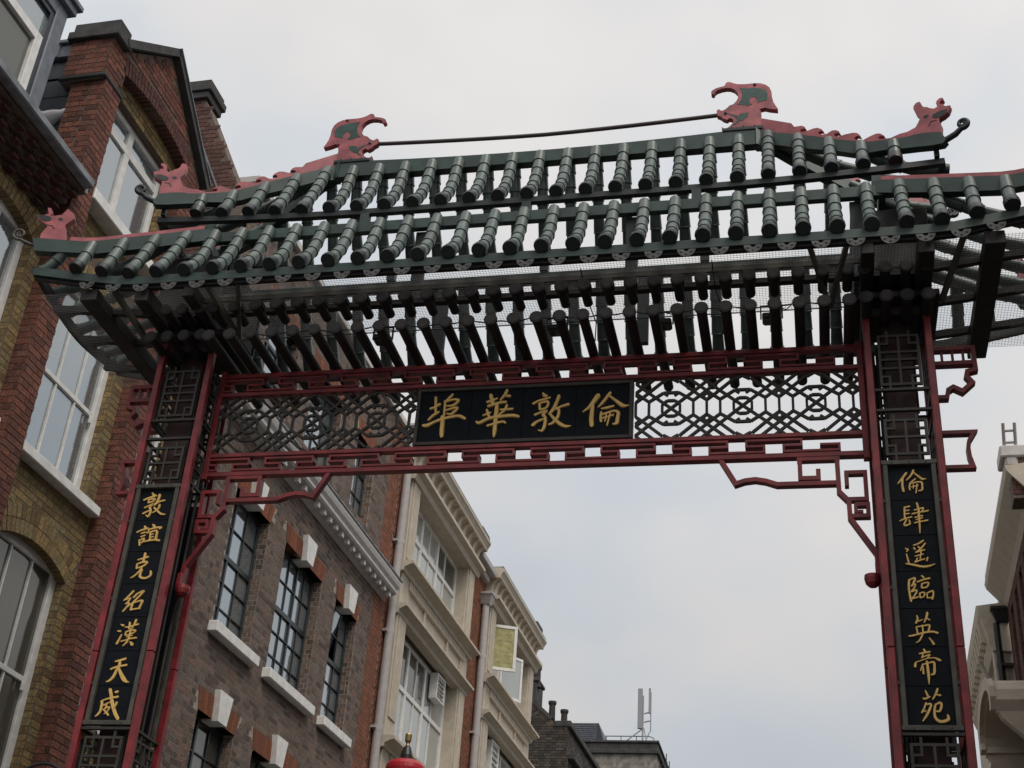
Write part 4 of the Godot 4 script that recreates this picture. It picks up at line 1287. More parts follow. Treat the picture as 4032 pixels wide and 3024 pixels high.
const LEFT_COUPLET := {
	"first": "-52 937 14;-30 911 22/-115 874 14;-75 892 17;-14 913 19/-72 875 14;-68 847 14/-67 878 14;-18 882 17;-35 857 14;-66 850 12/-92 803 12;-59 819 14;-15 840 14;-42 813 14/-48 802 19;-34 779 16;-35 746 18;-46 721 16;-66 736 8/-94 750 17;-69 764 14;-34 779 12/18 917 22;14 873 19;-6 823 14/3 834 14;31 855 14;73 865 16/37 827 15;33 794 15;16 772 15;-10 756 10/-6 801 14;34 766 16;66 743 18;105 736 8",
	"second": "-54 633 19;-41 611 22/-111 583 14;-77 601 16;-21 616 16/-71 571 12;-40 581 14/-69 541 12;-34 554 14/-76 511 14;-64 467 16/-73 508 12;-39 526 15;-43 494 14;-63 486 11/19 645 19;34 626 22/-12 602 11;-12 575 14;-26 578 11/-12 602 12;38 617 15;92 621 19;84 608 14/9 580 15;14 541 15;17 503 15/9 580 14;39 590 15;63 589 17;67 546 17;67 508 16/19 558 10;39 563 10/21 533 10;45 538 10/-27 496 12;19 506 15;67 510 17;100 504 19",
	"third": "1 393 19;2 364 20;-1 326 16/-49 338 12;-16 348 15;34 363 17/-49 301 15;-46 263 15/-46 301 13;-9 316 16;33 318 17;18 289 16;-36 266 12/0 273 15;-14 242 16;-43 205 15;-76 182 10/5 252 15;-3 215 17;3 189 19;43 177 19;82 192 17;89 219 17;82 240 11",
	"fourth": "-29 70 17;-56 32 17;-92 -8 13/-88 -6 11;-61 3 11;-40 10 11;-58 -26 13;-73 -39 11/-50 -26 11;-49 -48 9/-41 -34 11;-59 -69 15;-81 -102 13/8 42 15;-15 15 15/5 42 13;31 56 15;58 68 19;43 38 17;14 2 15;-15 -34 15;-52 -66 11/-10 -41 15;-15 -66 15;-17 -91 15/-8 -34 11;30 -20 13;65 -13 17;63 -38 17;53 -78 15/-10 -90 13;21 -83 13;58 -80 13",
	"fifth": "-71 -211 11;-51 -220 18/-86 -265 13;-65 -267 17/-48 -294 9;-61 -333 15;-73 -369 18/-29 -234 11;3 -231 13;38 -220 13;75 -210 15/-1 -195 13;3 -224 15;4 -248 13/49 -174 18;42 -210 15;31 -242 11/-16 -277 11;-16 -301 11/-13 -273 11;21 -263 13;61 -260 13;48 -284 11;-10 -301 9/21 -245 11;23 -284 13;20 -323 15;10 -358 15;-16 -389 7/-3 -315 8;45 -302 9/-39 -352 10;2 -340 11;43 -328 12;84 -323 14/43 -358 15;60 -379 24",
	"sixth": "-51 -513 12;-17 -505 19;30 -491 19/-75 -575 16;-43 -561 17;0 -550 17;49 -542 19/-13 -509 19;-12 -546 21;-24 -579 21;-39 -630 23;-62 -663 21;-90 -676 8/-12 -564 15;14 -608 23;47 -652 31;75 -674 19;99 -678 8",
	"seventh": "-45 -736 23;-28 -776 23;-9 -826 25;15 -880 25;47 -933 25;73 -965 23/9 -756 19;24 -754 21/-96 -830 13;-65 -815 13;-11 -801 15;34 -794 19/-88 -830 17;-85 -869 19;-86 -905 19;-99 -930 17;-114 -946 11/-69 -862 11;-46 -848 11;-20 -837 11/-44 -855 13;-48 -887 11;-57 -898 11/-61 -894 11;-34 -915 13;-13 -937 15/-58 -892 10;-17 -873 11;-25 -905 11;-46 -928 8/36 -837 15;30 -862 15;21 -887 11"
}
const RIGHT_COUPLET := {
	"first": "-24 911 16;-52 873 16;-90 826 9/-53 867 14;-59 815 16;-54 762 16/28 931 16;9 892 14;-27 851 8/28 912 10;62 879 14;88 857 16;111 859 5/38 862 9;19 846 11;4 834 9/-1 829 11;-10 797 13;-8 771 11/8 823 9;40 833 11;77 831 14;81 800 14;76 768 14;50 761 8/5 794 8;52 806 9/20 812 7;16 781 7/46 817 9;38 775 10;32 744 8",
	"second": "-57 632 14;-61 581 13;-61 545 13/-55 632 11;-23 639 13/-55 604 9;-27 608 10/-57 578 9;-29 582 10/-97 525 10;-59 542 11;-13 554 11/-51 534 11;-69 499 13;-64 486 13;-41 493 13;-27 500 10/-33 529 10;-27 498 11/31 663 14;39 619 16;38 552 16;37 486 14;34 425 8/9 607 9;41 616 10;73 623 13;62 598 10/-9 577 10;43 588 11;105 599 13/9 548 9;63 562 10/16 530 8;62 544 9/3 505 10;46 514 11;96 523 12",
	"third": "52 367 12;19 345 12;-18 331 9/-17 311 12;-11 301 15/13 320 10;23 308 12/63 344 12;44 320 12;15 290 11;-9 276 8/-4 276 9;55 294 11/-15 246 8;43 260 10/32 290 11;25 255 11;20 226 10/1 231 10;-14 204 10/-19 199 10;17 213 10;49 223 10/72 234 11;63 210 13/-75 305 10;-58 297 12;-70 282 9/-72 262 9;-66 227 12;-61 198 13/-80 188 11;-34 180 15;31 164 17;84 170 13;118 184 5",
	"fourth": "-68 67 15;-75 17 15;-73 -40 15;-67 -94 15/-65 67 12;-28 80 14;-39 46 14;-54 20 12/-58 20 11;-28 33 12;-43 -1 12;-60 -21 11/-60 -24 11;-23 -11 12;-34 -41 12;-55 -70 11/-61 -77 11;-18 -64 10/19 94 12;33 82 12/-15 49 11;26 65 12;72 76 14/14 32 11;12 5 11/14 35 9;60 43 12;48 11 12;14 3 9/-5 -38 11;-4 -71 10/-4 -35 9;27 -32 12;20 -62 10;-4 -70 9/44 -39 10;43 -68 10/44 -37 10;84 -21 13;85 -52 13;76 -82 13/43 -73 9;77 -71 9",
	"fifth": "-38 -202 10;-34 -225 13;-48 -255 15/-45 -248 10;-2 -231 7/34 -180 15;26 -213 15;8 -250 9/29 -223 10;46 -233 10/-48 -284 10;-44 -313 12;-43 -332 12/-45 -284 9;-6 -278 10;39 -272 13;37 -297 13;30 -317 13/-8 -274 10;-6 -323 12;-18 -355 13;-35 -384 12;-59 -400 5/-100 -351 13;-67 -345 13;-7 -329 13;53 -320 15;90 -330 15/31 -365 7;47 -388 13;58 -409 18",
	"sixth": "-11 -448 15;-2 -466 16/-43 -477 11;-6 -470 11;27 -464 13/-19 -480 9;-29 -507 10/-25 -503 9;26 -484 10;9 -507 8/-74 -546 16;-78 -568 18/-73 -540 8;-36 -527 7;12 -511 7;56 -509 9;77 -519 18;91 -527 14/-27 -554 11;-46 -599 7/-27 -570 11;-27 -620 14/-20 -554 10;17 -543 11;46 -539 16;49 -570 16;43 -617 18;24 -628 13/1 -535 16;4 -585 18;5 -648 16;3 -694 5",
	"seventh": "-25 -738 9;-16 -763 13;-10 -782 13/-42 -793 14;-26 -793 14;1 -780 9/55 -726 14;42 -759 14;17 -799 8/45 -767 9;69 -770 14/-28 -824 13;-42 -858 12;-60 -890 12/-33 -835 11;3 -831 14;-7 -865 16;-32 -911 16;-58 -947 9/-47 -884 9;-33 -877 9/31 -839 14;22 -880 16;24 -922 18;47 -948 21;82 -948 21;108 -933 21;105 -906 12/32 -835 12;65 -822 16;70 -846 16;56 -880 14;35 -880 11"
}

var G: Node3D
const UD := Vector2(0.9411, 0.338)    # run of the upper hips in plan, from (2.0, 0)
const LD := Vector2(0.9620, 0.2730)   # run of the lower hips in plan, from (2.95, 0.46)

func height(curve: PackedVector2Array, s: float) -> float:
	for i in curve.size() - 1:
		if s <= curve[i + 1].x:
			var t := clampf((s - curve[i].x) / (curve[i + 1].x - curve[i].x), 0.0, 1.0)
			return lerpf(curve[i].y, curve[i + 1].y, t)
	return curve[curve.size() - 1].y

func stroke(b: MB, pts: PackedVector3Array, z: float, thick: float) -> void:
	# a brush stroke as a raised ribbon with a rounded back, smoothed along its run
	var p := []
	var n := pts.size()
	for i in n - 1:
		var a := pts[maxi(i - 1, 0)]; var q0 := pts[i]; var q1 := pts[i + 1]; var d := pts[mini(i + 2, n - 1)]
		for k in 4:
			p.append(q0.cubic_interpolate(q1, a, d, k / 4.0))
	p.append(pts[n - 1])
	# rounded ends
	var e0: Vector3 = p[0]; var e1: Vector3 = p[p.size() - 1]
	var d0 := Vector2(e0.x - p[1].x, e0.y - p[1].y).normalized() * e0.z * 0.35
	var d1 := Vector2(e1.x - p[p.size() - 2].x, e1.y - p[p.size() - 2].y).normalized() * e1.z * 0.35
	p.push_front(Vector3(e0.x + d0.x, e0.y + d0.y, e0.z * 0.45))
	p.append(Vector3(e1.x + d1.x, e1.y + d1.y, e1.z * 0.45))
	var rows := []
	for i in p.size():
		var c: Vector3 = p[i]
		var f: Vector3 = p[mini(i + 1, p.size() - 1)] - p[maxi(i - 1, 0)]
		var s := Vector2(f.x, f.y).normalized().orthogonal() * c.z * 0.5
		rows.append([Vector3(c.x - s.x, c.y - s.y, z), Vector3(c.x - s.x * 0.72, c.y - s.y * 0.72, z + thick), Vector3(c.x + s.x * 0.72, c.y + s.y * 0.72, z + thick), Vector3(c.x + s.x, c.y + s.y, z)])
	for i in rows.size() - 1:
		for k in 3:
			var nrm: Vector3 = (rows[i + 1][k] - rows[i][k]).cross(rows[i][k + 1] - rows[i][k])
			if nrm.z >= 0.0: b.quad(rows[i][k], rows[i + 1][k], rows[i + 1][k + 1], rows[i][k + 1])
			else: b.quad(rows[i][k], rows[i][k + 1], rows[i + 1][k + 1], rows[i + 1][k])
	for i in [0, rows.size() - 1]:
		b.quad(rows[i][0], rows[i][1], rows[i][2], rows[i][3])

func character(parent: Node, strokes: String, o: Vector2, z: float, thick: float) -> void:
	var b := MB.new()
	var lift := 0.0
	for s in strokes.split("/"):
		var pts := PackedVector3Array()
		for q in s.split(";"):
			var v := q.split(" ")
			pts.append(Vector3(float(v[0]) * 0.001 + o.x, float(v[1]) * 0.001 + o.y, float(v[2]) * 0.00114))
		stroke(b, pts, z, thick + lift)
		lift += 0.0004
	part("character", b, M.gold_leaf, parent)

func lattice_panel(x: float, y0: float, y1: float, z: float, turn: float, bars: Array) -> void:
	# an open fret panel of flat bars 0.3 m wide, centred on x
	var b := MB.new()
	var t := Transform3D(Basis(Vector3.UP, turn), Vector3(x, 0, z))
	var w := 0.02
	var h := 0.147
	b.path([Vector2(-h, y0), Vector2(-h, y1)], w, 0.022, t)
	b.path([Vector2(h, y0), Vector2(h, y1)], w, 0.022, t)
	for y in [y0, y1]:
		b.path([Vector2(-h - w * 0.5, y), Vector2(h + w * 0.5, y)], w, 0.0224, t)
	b.path([Vector2(0, y0), Vector2(0, y1)], w * 0.9, 0.0216, t)
	for y in bars:
		b.path([Vector2(-h, y), Vector2(h, y)], w * 0.9, 0.0212, t)
	for sx in [-1, 1]:
		b.path([Vector2(sx * 0.083, y0), Vector2(sx * 0.083, y0 + 0.07), Vector2(sx * h, y0 + 0.07)], w * 0.85, 0.0208, t)
		b.path([Vector2(sx * 0.083, y1), Vector2(sx * 0.083, y1 - 0.07), Vector2(sx * h, y1 - 0.07)], w * 0.85, 0.0208, t)
		b.path([Vector2(sx * 0.083, y0), Vector2(sx * 0.083, y0 - 0.05)], w * 0.85, 0.0205, t)
		b.path([Vector2(sx * 0.083, y1), Vector2(sx * 0.083, y1 + 0.05)], w * 0.85, 0.0205, t)
	part("fret_panel", b, M.lattice_paint, G)

func column(x: float, text: Dictionary, side: int) -> void:
	for px in [-0.2315, 0.2315]:
		for pz in [-0.2225, 0.2225]:
			var y := 0.35
			var b := MB.new()
			# three lengths with a hair joint between them
			for seg in [[0.35, 2.6], [2.604, 4.96], [4.964, 7.85]]:
				b.cbox(x + px - 0.0275, x + px + 0.0275, seg[0], seg[1], pz - 0.0275, pz + 0.0275, 0.005)
			part("post", b, M.red_paint, G)
	var pb := MB.new()
	pb.cbox(x - 0.36, x + 0.36, 0.0, 0.35, -0.36, 0.36, 0.03)
	part("plinth", pb, M.dark_stone, G)
	var cb := MB.new()
	cb.cbox(x - 0.115, x + 0.115, 0.35, 7.85, -0.115, 0.115, 0.008)
	part("core", cb, M.core_paint, G)
	for k in 4:
		var tb := MB.new()
		var tx := x - side * (0.13 + 0.025 * k)
		tb.tube([Vector3(tx, 0.35, 0.14 - 0.07 * k), Vector3(tx, 7.5, 0.14 - 0.07 * k)], [0.011 + 0.003 * (k % 2)], 8)
		part("conduit", tb, M.timber_dark, G)
	for f in 4:
		var turn := PI * 0.5 * f
		var c := Vector3(x, 0, 0) + Basis(Vector3.UP, turn) * Vector3(0, 0, 0.2225)
		lattice_panel(c.x, 7.067, 7.503, c.z, turn, [7.21, 7.288, 7.356])
		lattice_panel(c.x, 6.466, 6.752, c.z, turn, [6.61])
		lattice_panel(c.x, 3.86, 4.29, c.z, turn, [4.0, 4.08, 4.15])
		lattice_panel(c.x, 3.26, 3.68, c.z, turn, [3.47])
		var t := Transform3D(Basis(Vector3.UP, turn), Vector3(x, 0, 0))
		for y in [7.02, 6.842, 4.36, 3.77]:
			var hb := MB.new()
			hb.cbox(-0.204, 0.204, y - 0.012, y + 0.012, 0.206, 0.238, 0.003, t)
			part("cross_bar", hb, M.lattice_paint, G)
	for f in 2:
		var t := Transform3D(Basis(Vector3.UP, PI * f), Vector3(x, 0, 0))
		var board := Node3D.new()
		board.name = "couplet_board"
		board.transform = Transform3D.IDENTITY
		G.add_child(board, true)
		for k in 7:
			var p := MB.new()
			var ya := lerpf(4.415, 6.37, k / 7.0)
			var yb := lerpf(4.415, 6.37, (k + 1) / 7.0)
			p.cbox(-0.155, 0.155, ya + 0.0012, yb - 0.0012, 0.195, 0.214 + 0.0008 * (k % 2), 0.002, t)
			part("board_panel", p, M.board_paint, board)
		for sx in [-1, 1]:
			var v := MB.new()
			v.cbox(sx * 0.172 - 0.0175, sx * 0.172 + 0.0175, 4.383, 6.40, 0.2, 0.243, 0.004, t)
			part("frame_bar", v, M.frame_paint, board)
			for y in [6.08, 5.405, 4.714]:
				var q := MB.new()
				q.bx(sx * 0.1895, sx * 0.205, y - 0.012, y + 0.012, 0.205, 0.235, t)
				part("bracket", q, M.frame_paint, board)
		for y in [4.4, 6.39]:
			var v := MB.new()
			v.cbox(-0.2, 0.2, y - 0.018, y + 0.018, 0.2, 0.247, 0.004, t)
			for k in 3:
				v.lathe([Vector2(0.006, 0.0), Vector2(0.006, 0.004), Vector2(0.001, 0.006)], 6, t * Transform3D(Basis(Vector3.RIGHT, PI / 2), Vector3(-0.12 + 0.12 * k, y, 0.247)))
			part("frame_bar", v, M.frame_paint, board)
		if f == 0:
			for k in text.keys():
				character(board, text[k], Vector2(x, 5.4), 0.2145, 0.007)

func rail(y0: float, y1: float, called := "rail") -> void:
	var b := MB.new()
	b.cbox(-2.742, 2.742, y0, y1, -0.036, 0.036, 0.004)
	part(called, b, M.red_paint, G)

func meander(y0: float, y1: float) -> void:
	# the running key pattern, laid out in periods of 0.571 m
	var p := 0.571
	var h := y1 - y0
	var a := y0 + h * 0.13
	var m := y0 + h * 0.5
	var c := y0 + h * 0.87
	for k in range(-5, 6):
		var x0 := 2.23 - 0.74 * p + (k - 5) * p + p * 0.0
		var pts := [Vector2(x0, m), Vector2(x0, c), Vector2(x0 + 0.74 * p, c), Vector2(x0 + 0.74 * p, m), Vector2(x0 + 0.5 * p, m), Vector2(x0 + 0.5 * p, a), Vector2(x0 + 1.24 * p, a), Vector2(x0 + 1.24 * p, m), Vector2(x0 + p, m)]
		var out := []
		var b := MB.new()
		for i in pts.size() - 1:
			var u: Vector2 = pts[i]; var v: Vector2 = pts[i + 1]
			if maxf(u.x, v.x) < -2.69 or minf(u.x, v.x) > 2.69: continue
			u.x = clampf(u.x, -2.69, 2.69); v.x = clampf(v.x, -2.69, 2.69)
			var w := 0.009
			b.bx(minf(u.x, v.x) - w, maxf(u.x, v.x) + w, minf(u.y, v.y) - w, maxf(u.y, v.y) + w, -0.03 - 0.0003 * i, 0.03 + 0.0003 * i)
			out.append(1)
		if out.size(): part("key_fret", b, M.red_paint, G)

func octagon_lattice(x0: float, x1: float, y0: float, y1: float) -> void:
	var cy := (y0 + y1) * 0.5
	var k := 0.571 / 432.0
	var segs := []
	for n in range(-1, 5):
		var cx := x0 + 0.2855 + 0.571 * n
		var add := func(ax: float, ay: float, bx: float, by: float) -> void:
			segs.append([Vector2(cx + ax * k, cy - ay * k), Vector2(cx + bx * k, cy - by * k)])
		for sy in [-1, 1]:
			add.call(-46, sy * 110, 46, sy * 110)
			for sx in [-1, 1]:
				add.call(sx * 46, sy * 110, sx * 135, sy * 50)
				add.call(sx * 135, sy * 50, sx * 175, sy * 82)
				add.call(sx * 175, sy * 82, sx * 216, sy * 50)
				add.call(sx * 175, sy * 82, sx * 330, sy * 212)
				add.call(sx * 175, sy * 82, sx * 52, sy * 190)
				add.call(sx * 46, sy * 110, sx * 20, sy * 90)
				add.call(0, 0, sx * 130, sy * 108)
				add.call(sx * 130, sy * 108, sx * 250, sy * 212)
				add.call(0, sy * 212, sx * 45, sy * 185)
				# the little eight-sided flower
				add.call(sx * 24, sy * 54, sx * 54, sy * 26)
			add.call(-24, sy * 54, 24, sy * 54)
		for sx in [-1, 1]:
			add.call(sx * 135, -50, sx * 135, 50)
			add.call(sx * 54, -26, sx * 54, 26)
		add.call(216, -50, 216, 50)
		for sy in [-1, 1]:
			add.call(216, sy * 50, 190, sy * 76)
			add.call(190, sy * 76, 216, sy * 102)
			add.call(216, sy * 102, 242, sy * 76)
			add.call(242, sy * 76, 216, sy * 50)
	var b := MB.new()
	var box := Rect2(x0, y0, x1 - x0, y1 - y0)
	var i := 0
	for s in segs:
		var c := clip(s[0], s[1], box)
		if c.size() == 2 and (c[0] - c[1]).length() > 0.01:
			i += 1
			b.bar(Vector3(c[0].x, c[0].y, 0), Vector3(c[1].x, c[1].y, 0), 0.024 + 0.0003 * (i % 7), 0.021, Vector3(0, 0, 1).cross(Vector3(c[1].x - c[0].x, c[1].y - c[0].y, 0)))
	part("lattice", b, M.lattice_paint, G)

func clip(a: Vector2, b: Vector2, r: Rect2) -> Array:
	var t0 := 0.0
	var t1 := 1.0
	var d := b - a
	for q in [[-d.x, a.x - r.position.x], [d.x, r.end.x - a.x], [-d.y, a.y - r.position.y], [d.y, r.end.y - a.y]]:
		if absf(q[0]) < 1e-9:
			if q[1] < 0: return []
		else:
			var t: float = q[1] / q[0]
			if q[0] < 0: t0 = maxf(t0, t)
			else: t1 = minf(t1, t)
	return [a + d * t0, a + d * t1] if t1 > t0 else []

func spandrel(side: int) -> void:
	# the fretwork bracket under the lintel
	var t := Transform3D(Basis(Vector3(side, 0, 0), Vector3.UP, Vector3.BACK), Vector3.ZERO)
	var b := MB.new()
	var w := 0.034
	b.path([Vector2(1.605, 6.58), Vector2(1.722, 6.362), Vector2(1.79, 6.385), Vector2(1.87, 6.394), Vector2(1.95, 6.378), Vector2(2.034, 6.346), Vector2(2.49, 6.346)], w, 0.064, t)
	b.path([Vector2(2.49, 6.58), Vector2(2.493, 6.27), Vector2(2.56, 6.19), Vector2(2.562, 6.05), Vector2(2.735, 5.76), Vector2(2.742, 5.62), Vector2(2.715, 5.56)], w, 0.0636, t)
	b.path([Vector2(2.21, 6.58), Vector2(2.21, 6.39), Vector2(2.346, 6.39), Vector2(2.346, 6.465)], w, 0.0632, t)
	b.path([Vector2(2.19, 6.556), Vector2(2.51, 6.556)], w, 0.0644, t)
	b.path([Vector2(2.553, 6.315), Vector2(2.553, 6.428), Vector2(2.692, 6.428), Vector2(2.692, 6.204), Vector2(2.55, 6.204)], w * 0.9, 0.0628, t)
	b.path([Vector2(2.6, 6.16), Vector2(2.697, 6.16), Vector2(2.697, 6.066), Vector2(2.57, 6.066)], w * 0.9, 0.0624, t)
	b.path([Vector2(2.606, 6.16), Vector2(2.606, 6.1), Vector2(2.66, 6.1)], w * 0.7, 0.062, t)
	part("spandrel_bracket", b, M.red_paint, G)
	var d := MB.new()
	d.lathe([Vector2(0.0, -0.075), Vector2(0.03, -0.068), Vector2(0.052, -0.045), Vector2(0.06, -0.01), Vector2(0.058, 0.02), Vector2(0.0, 0.03)], 14, Transform3D(Basis(), Vector3(side * 2.69, 5.55, 0.06)))
	d.cbox(side * 2.735 - 0.02, side * 2.735 + 0.02, 5.53, 5.68, 0.02, 0.08)
	part("loudspeaker", d, M.red_paint, G)
	# outer wings of the column
	var q := MB.new()
	q.path([Vector2(3.26, 6.74), Vector2(3.515, 6.74), Vector2(3.47, 6.665), Vector2(3.458, 6.6), Vector2(3.462, 6.53), Vector2(3.482, 6.445), Vector2(3.26, 6.445)], 0.03, 0.07, t)
	part("wing_frame", q, M.red_paint, G)
	var s := MB.new()
	s.path([Vector2(3.26, 7.49), Vector2(3.575, 7.49), Vector2(3.58, 7.29), Vector2(3.515, 7.275), Vector2(3.505, 7.235), Vector2(3.545, 7.175), Vector2(3.465, 7.1), Vector2(3.4, 7.14), Vector2(3.36, 7.115), Vector2(3.345, 7.05), Vector2(3.26, 7.05)], 0.034, 0.07, t)
	s.path([Vector2(3.26, 7.355), Vector2(3.575, 7.355)], 0.034, 0.0696, t)
	for x in [3.34, 3.42, 3.5]:
		s.path([Vector2(x, 7.355), Vector2(x, 7.49)], 0.016, 0.05, t)
	part("wing_scroll", s, M.red_paint, G)

func roll_points(lower: bool, x: float, sz: int) -> Array:
	# the fall line of one row of barrel tiles
	var ax := absf(x)
	var pts := []
	if not lower:
		var endp := Vector3(x, eave_y(false, ax) + 0.045, 0.475)
		if ax <= 2.02:
			pts = [Vector3(x, 9.79, 0.055), Vector3(x, 9.58, 0.115), Vector3(x, 9.36, 0.2), Vector3(x, 9.17, 0.315), endp]
		else:
			var s := (ax - 2.0) / UD.x
			var a := Vector3(x, height(v2(HIP_TOP), s) - 0.03, s * UD.y + 0.03)
			pts = [a, a.lerp(endp, 0.33) + Vector3(0, -0.03, 0), a.lerp(endp, 0.66) + Vector3(0, -0.03, 0), endp]
	else:
		var endp := Vector3(x, eave_y(true, ax) + 0.055, 0.905)
		if ax <= 2.95:
			pts = [Vector3(x, 8.79, 0.495), Vector3(x, 8.58, 0.575), Vector3(x, 8.38, 0.67), Vector3(x, 8.23, 0.78), endp]
		else:
			var s := (ax - 2.95) / LD.x
			var a := Vector3(x, height(v2(LOW_HIP_TOP), s) - 0.035, 0.46 + s * LD.y + 0.03)
			pts = [a, a.lerp(endp, 0.33) + Vector3(0, -0.03, 0), a.lerp(endp, 0.66) + Vector3(0, -0.03, 0), endp]
	for i in pts.size():
		pts[i] = Vector3(pts[i].x, pts[i].y, pts[i].z * sz)
	return pts

func eave_y(lower: bool, ax: float) -> float:
	# middle height of the eaves bar
	if lower:
		return 8.047 + (0.06 * smoothstep(3.2, 3.72, ax) * (ax - 3.2) / 0.52 if ax < 3.72 else 0.06 + (ax - 3.72) * 0.21)
	return 8.95 + 0.085 * pow(clampf((ax - 1.2) / 2.3, 0.0, 1.0), 2.0)

func along(pts: Array, d: float) -> Vector3:
	for i in pts.size() - 1:
		var l: float = (pts[i + 1] - pts[i]).length()
		if d <= l or i == pts.size() - 2:
			return pts[i].lerp(pts[i + 1], d / l)
		d -= l
	return pts[pts.size() - 1]

func fine_path(pts: Array) -> Array:
	var out := []
	var n := pts.size()
	for i in n - 1:
		var a: Vector3 = pts[maxi(i - 1, 0)]; var q0: Vector3 = pts[i]; var q1: Vector3 = pts[i + 1]; var d: Vector3 = pts[mini(i + 2, n - 1)]
		for k in 4:
			out.append(q0.cubic_interpolate(q1, a, d, k / 4.0))
	out.append(pts[n - 1])
	return out

func tile_roll(raw: Array, pieces: bool) -> Node3D:
	# a row of barrel tiles: core rod, lapped tiles, end cap
	var pts := fine_path(raw)
	var length := 0.0
	for i in pts.size() - 1: length += (pts[i + 1] - pts[i]).length()
	var n := maxi(2, roundi((length - 0.05) / 0.148))
	var core := MB.new()
	core.tube([along(pts, 0.0), along(pts, length * 0.33), along(pts, length * 0.66), along(pts, length - 0.02)], [0.036], 8)
	var one := MB.new()
	var root: MeshInstance3D = part("tile_roll", core, M.dark_green, G) if pieces else null
	for k in n:
		var a := (length - 0.045) * k / n
		var b := (length - 0.045) * (k + 1) / n
		var m := (a + b) * 0.5
		var t := MB.new() if pieces else one
		var g := rng.randf_range(0.82, 1.12)
		t.col = Color(g, g * rng.randf_range(0.97, 1.03), g)
		t.tube([along(pts, maxf(a - 0.02, 0.0)), along(pts, m), along(pts, b - 0.012), along(pts, b - 0.01), along(pts, b), along(pts, b + 0.001)], [0.0475, 0.052, 0.0545, 0.0575, 0.0575, 0.04], 14)
		if pieces: part("roof_tile", t, M.tile_glaze, root)
	var c := MB.new() if pieces else one
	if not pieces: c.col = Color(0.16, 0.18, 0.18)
	var e0 := along(pts, length - 0.06); var e1 := along(pts, length)
	var d := (e1 - e0).normalized()
	c.tube([e0, e0 + d * 0.002, e1, e1 + d * 0.012, e1 + d * 0.0125, e1 + d * 0.004, e1 + d * 0.0045, e1 + d * 0.012], [0.05, 0.0635, 0.0635, 0.056, 0.044, 0.04, 0.018, 0.012], 14)
	if pieces: part("end_cap", c, M.cap_glaze, root)
	else: root = part("tile_roll", one, M.tile_glaze, G)
	return root

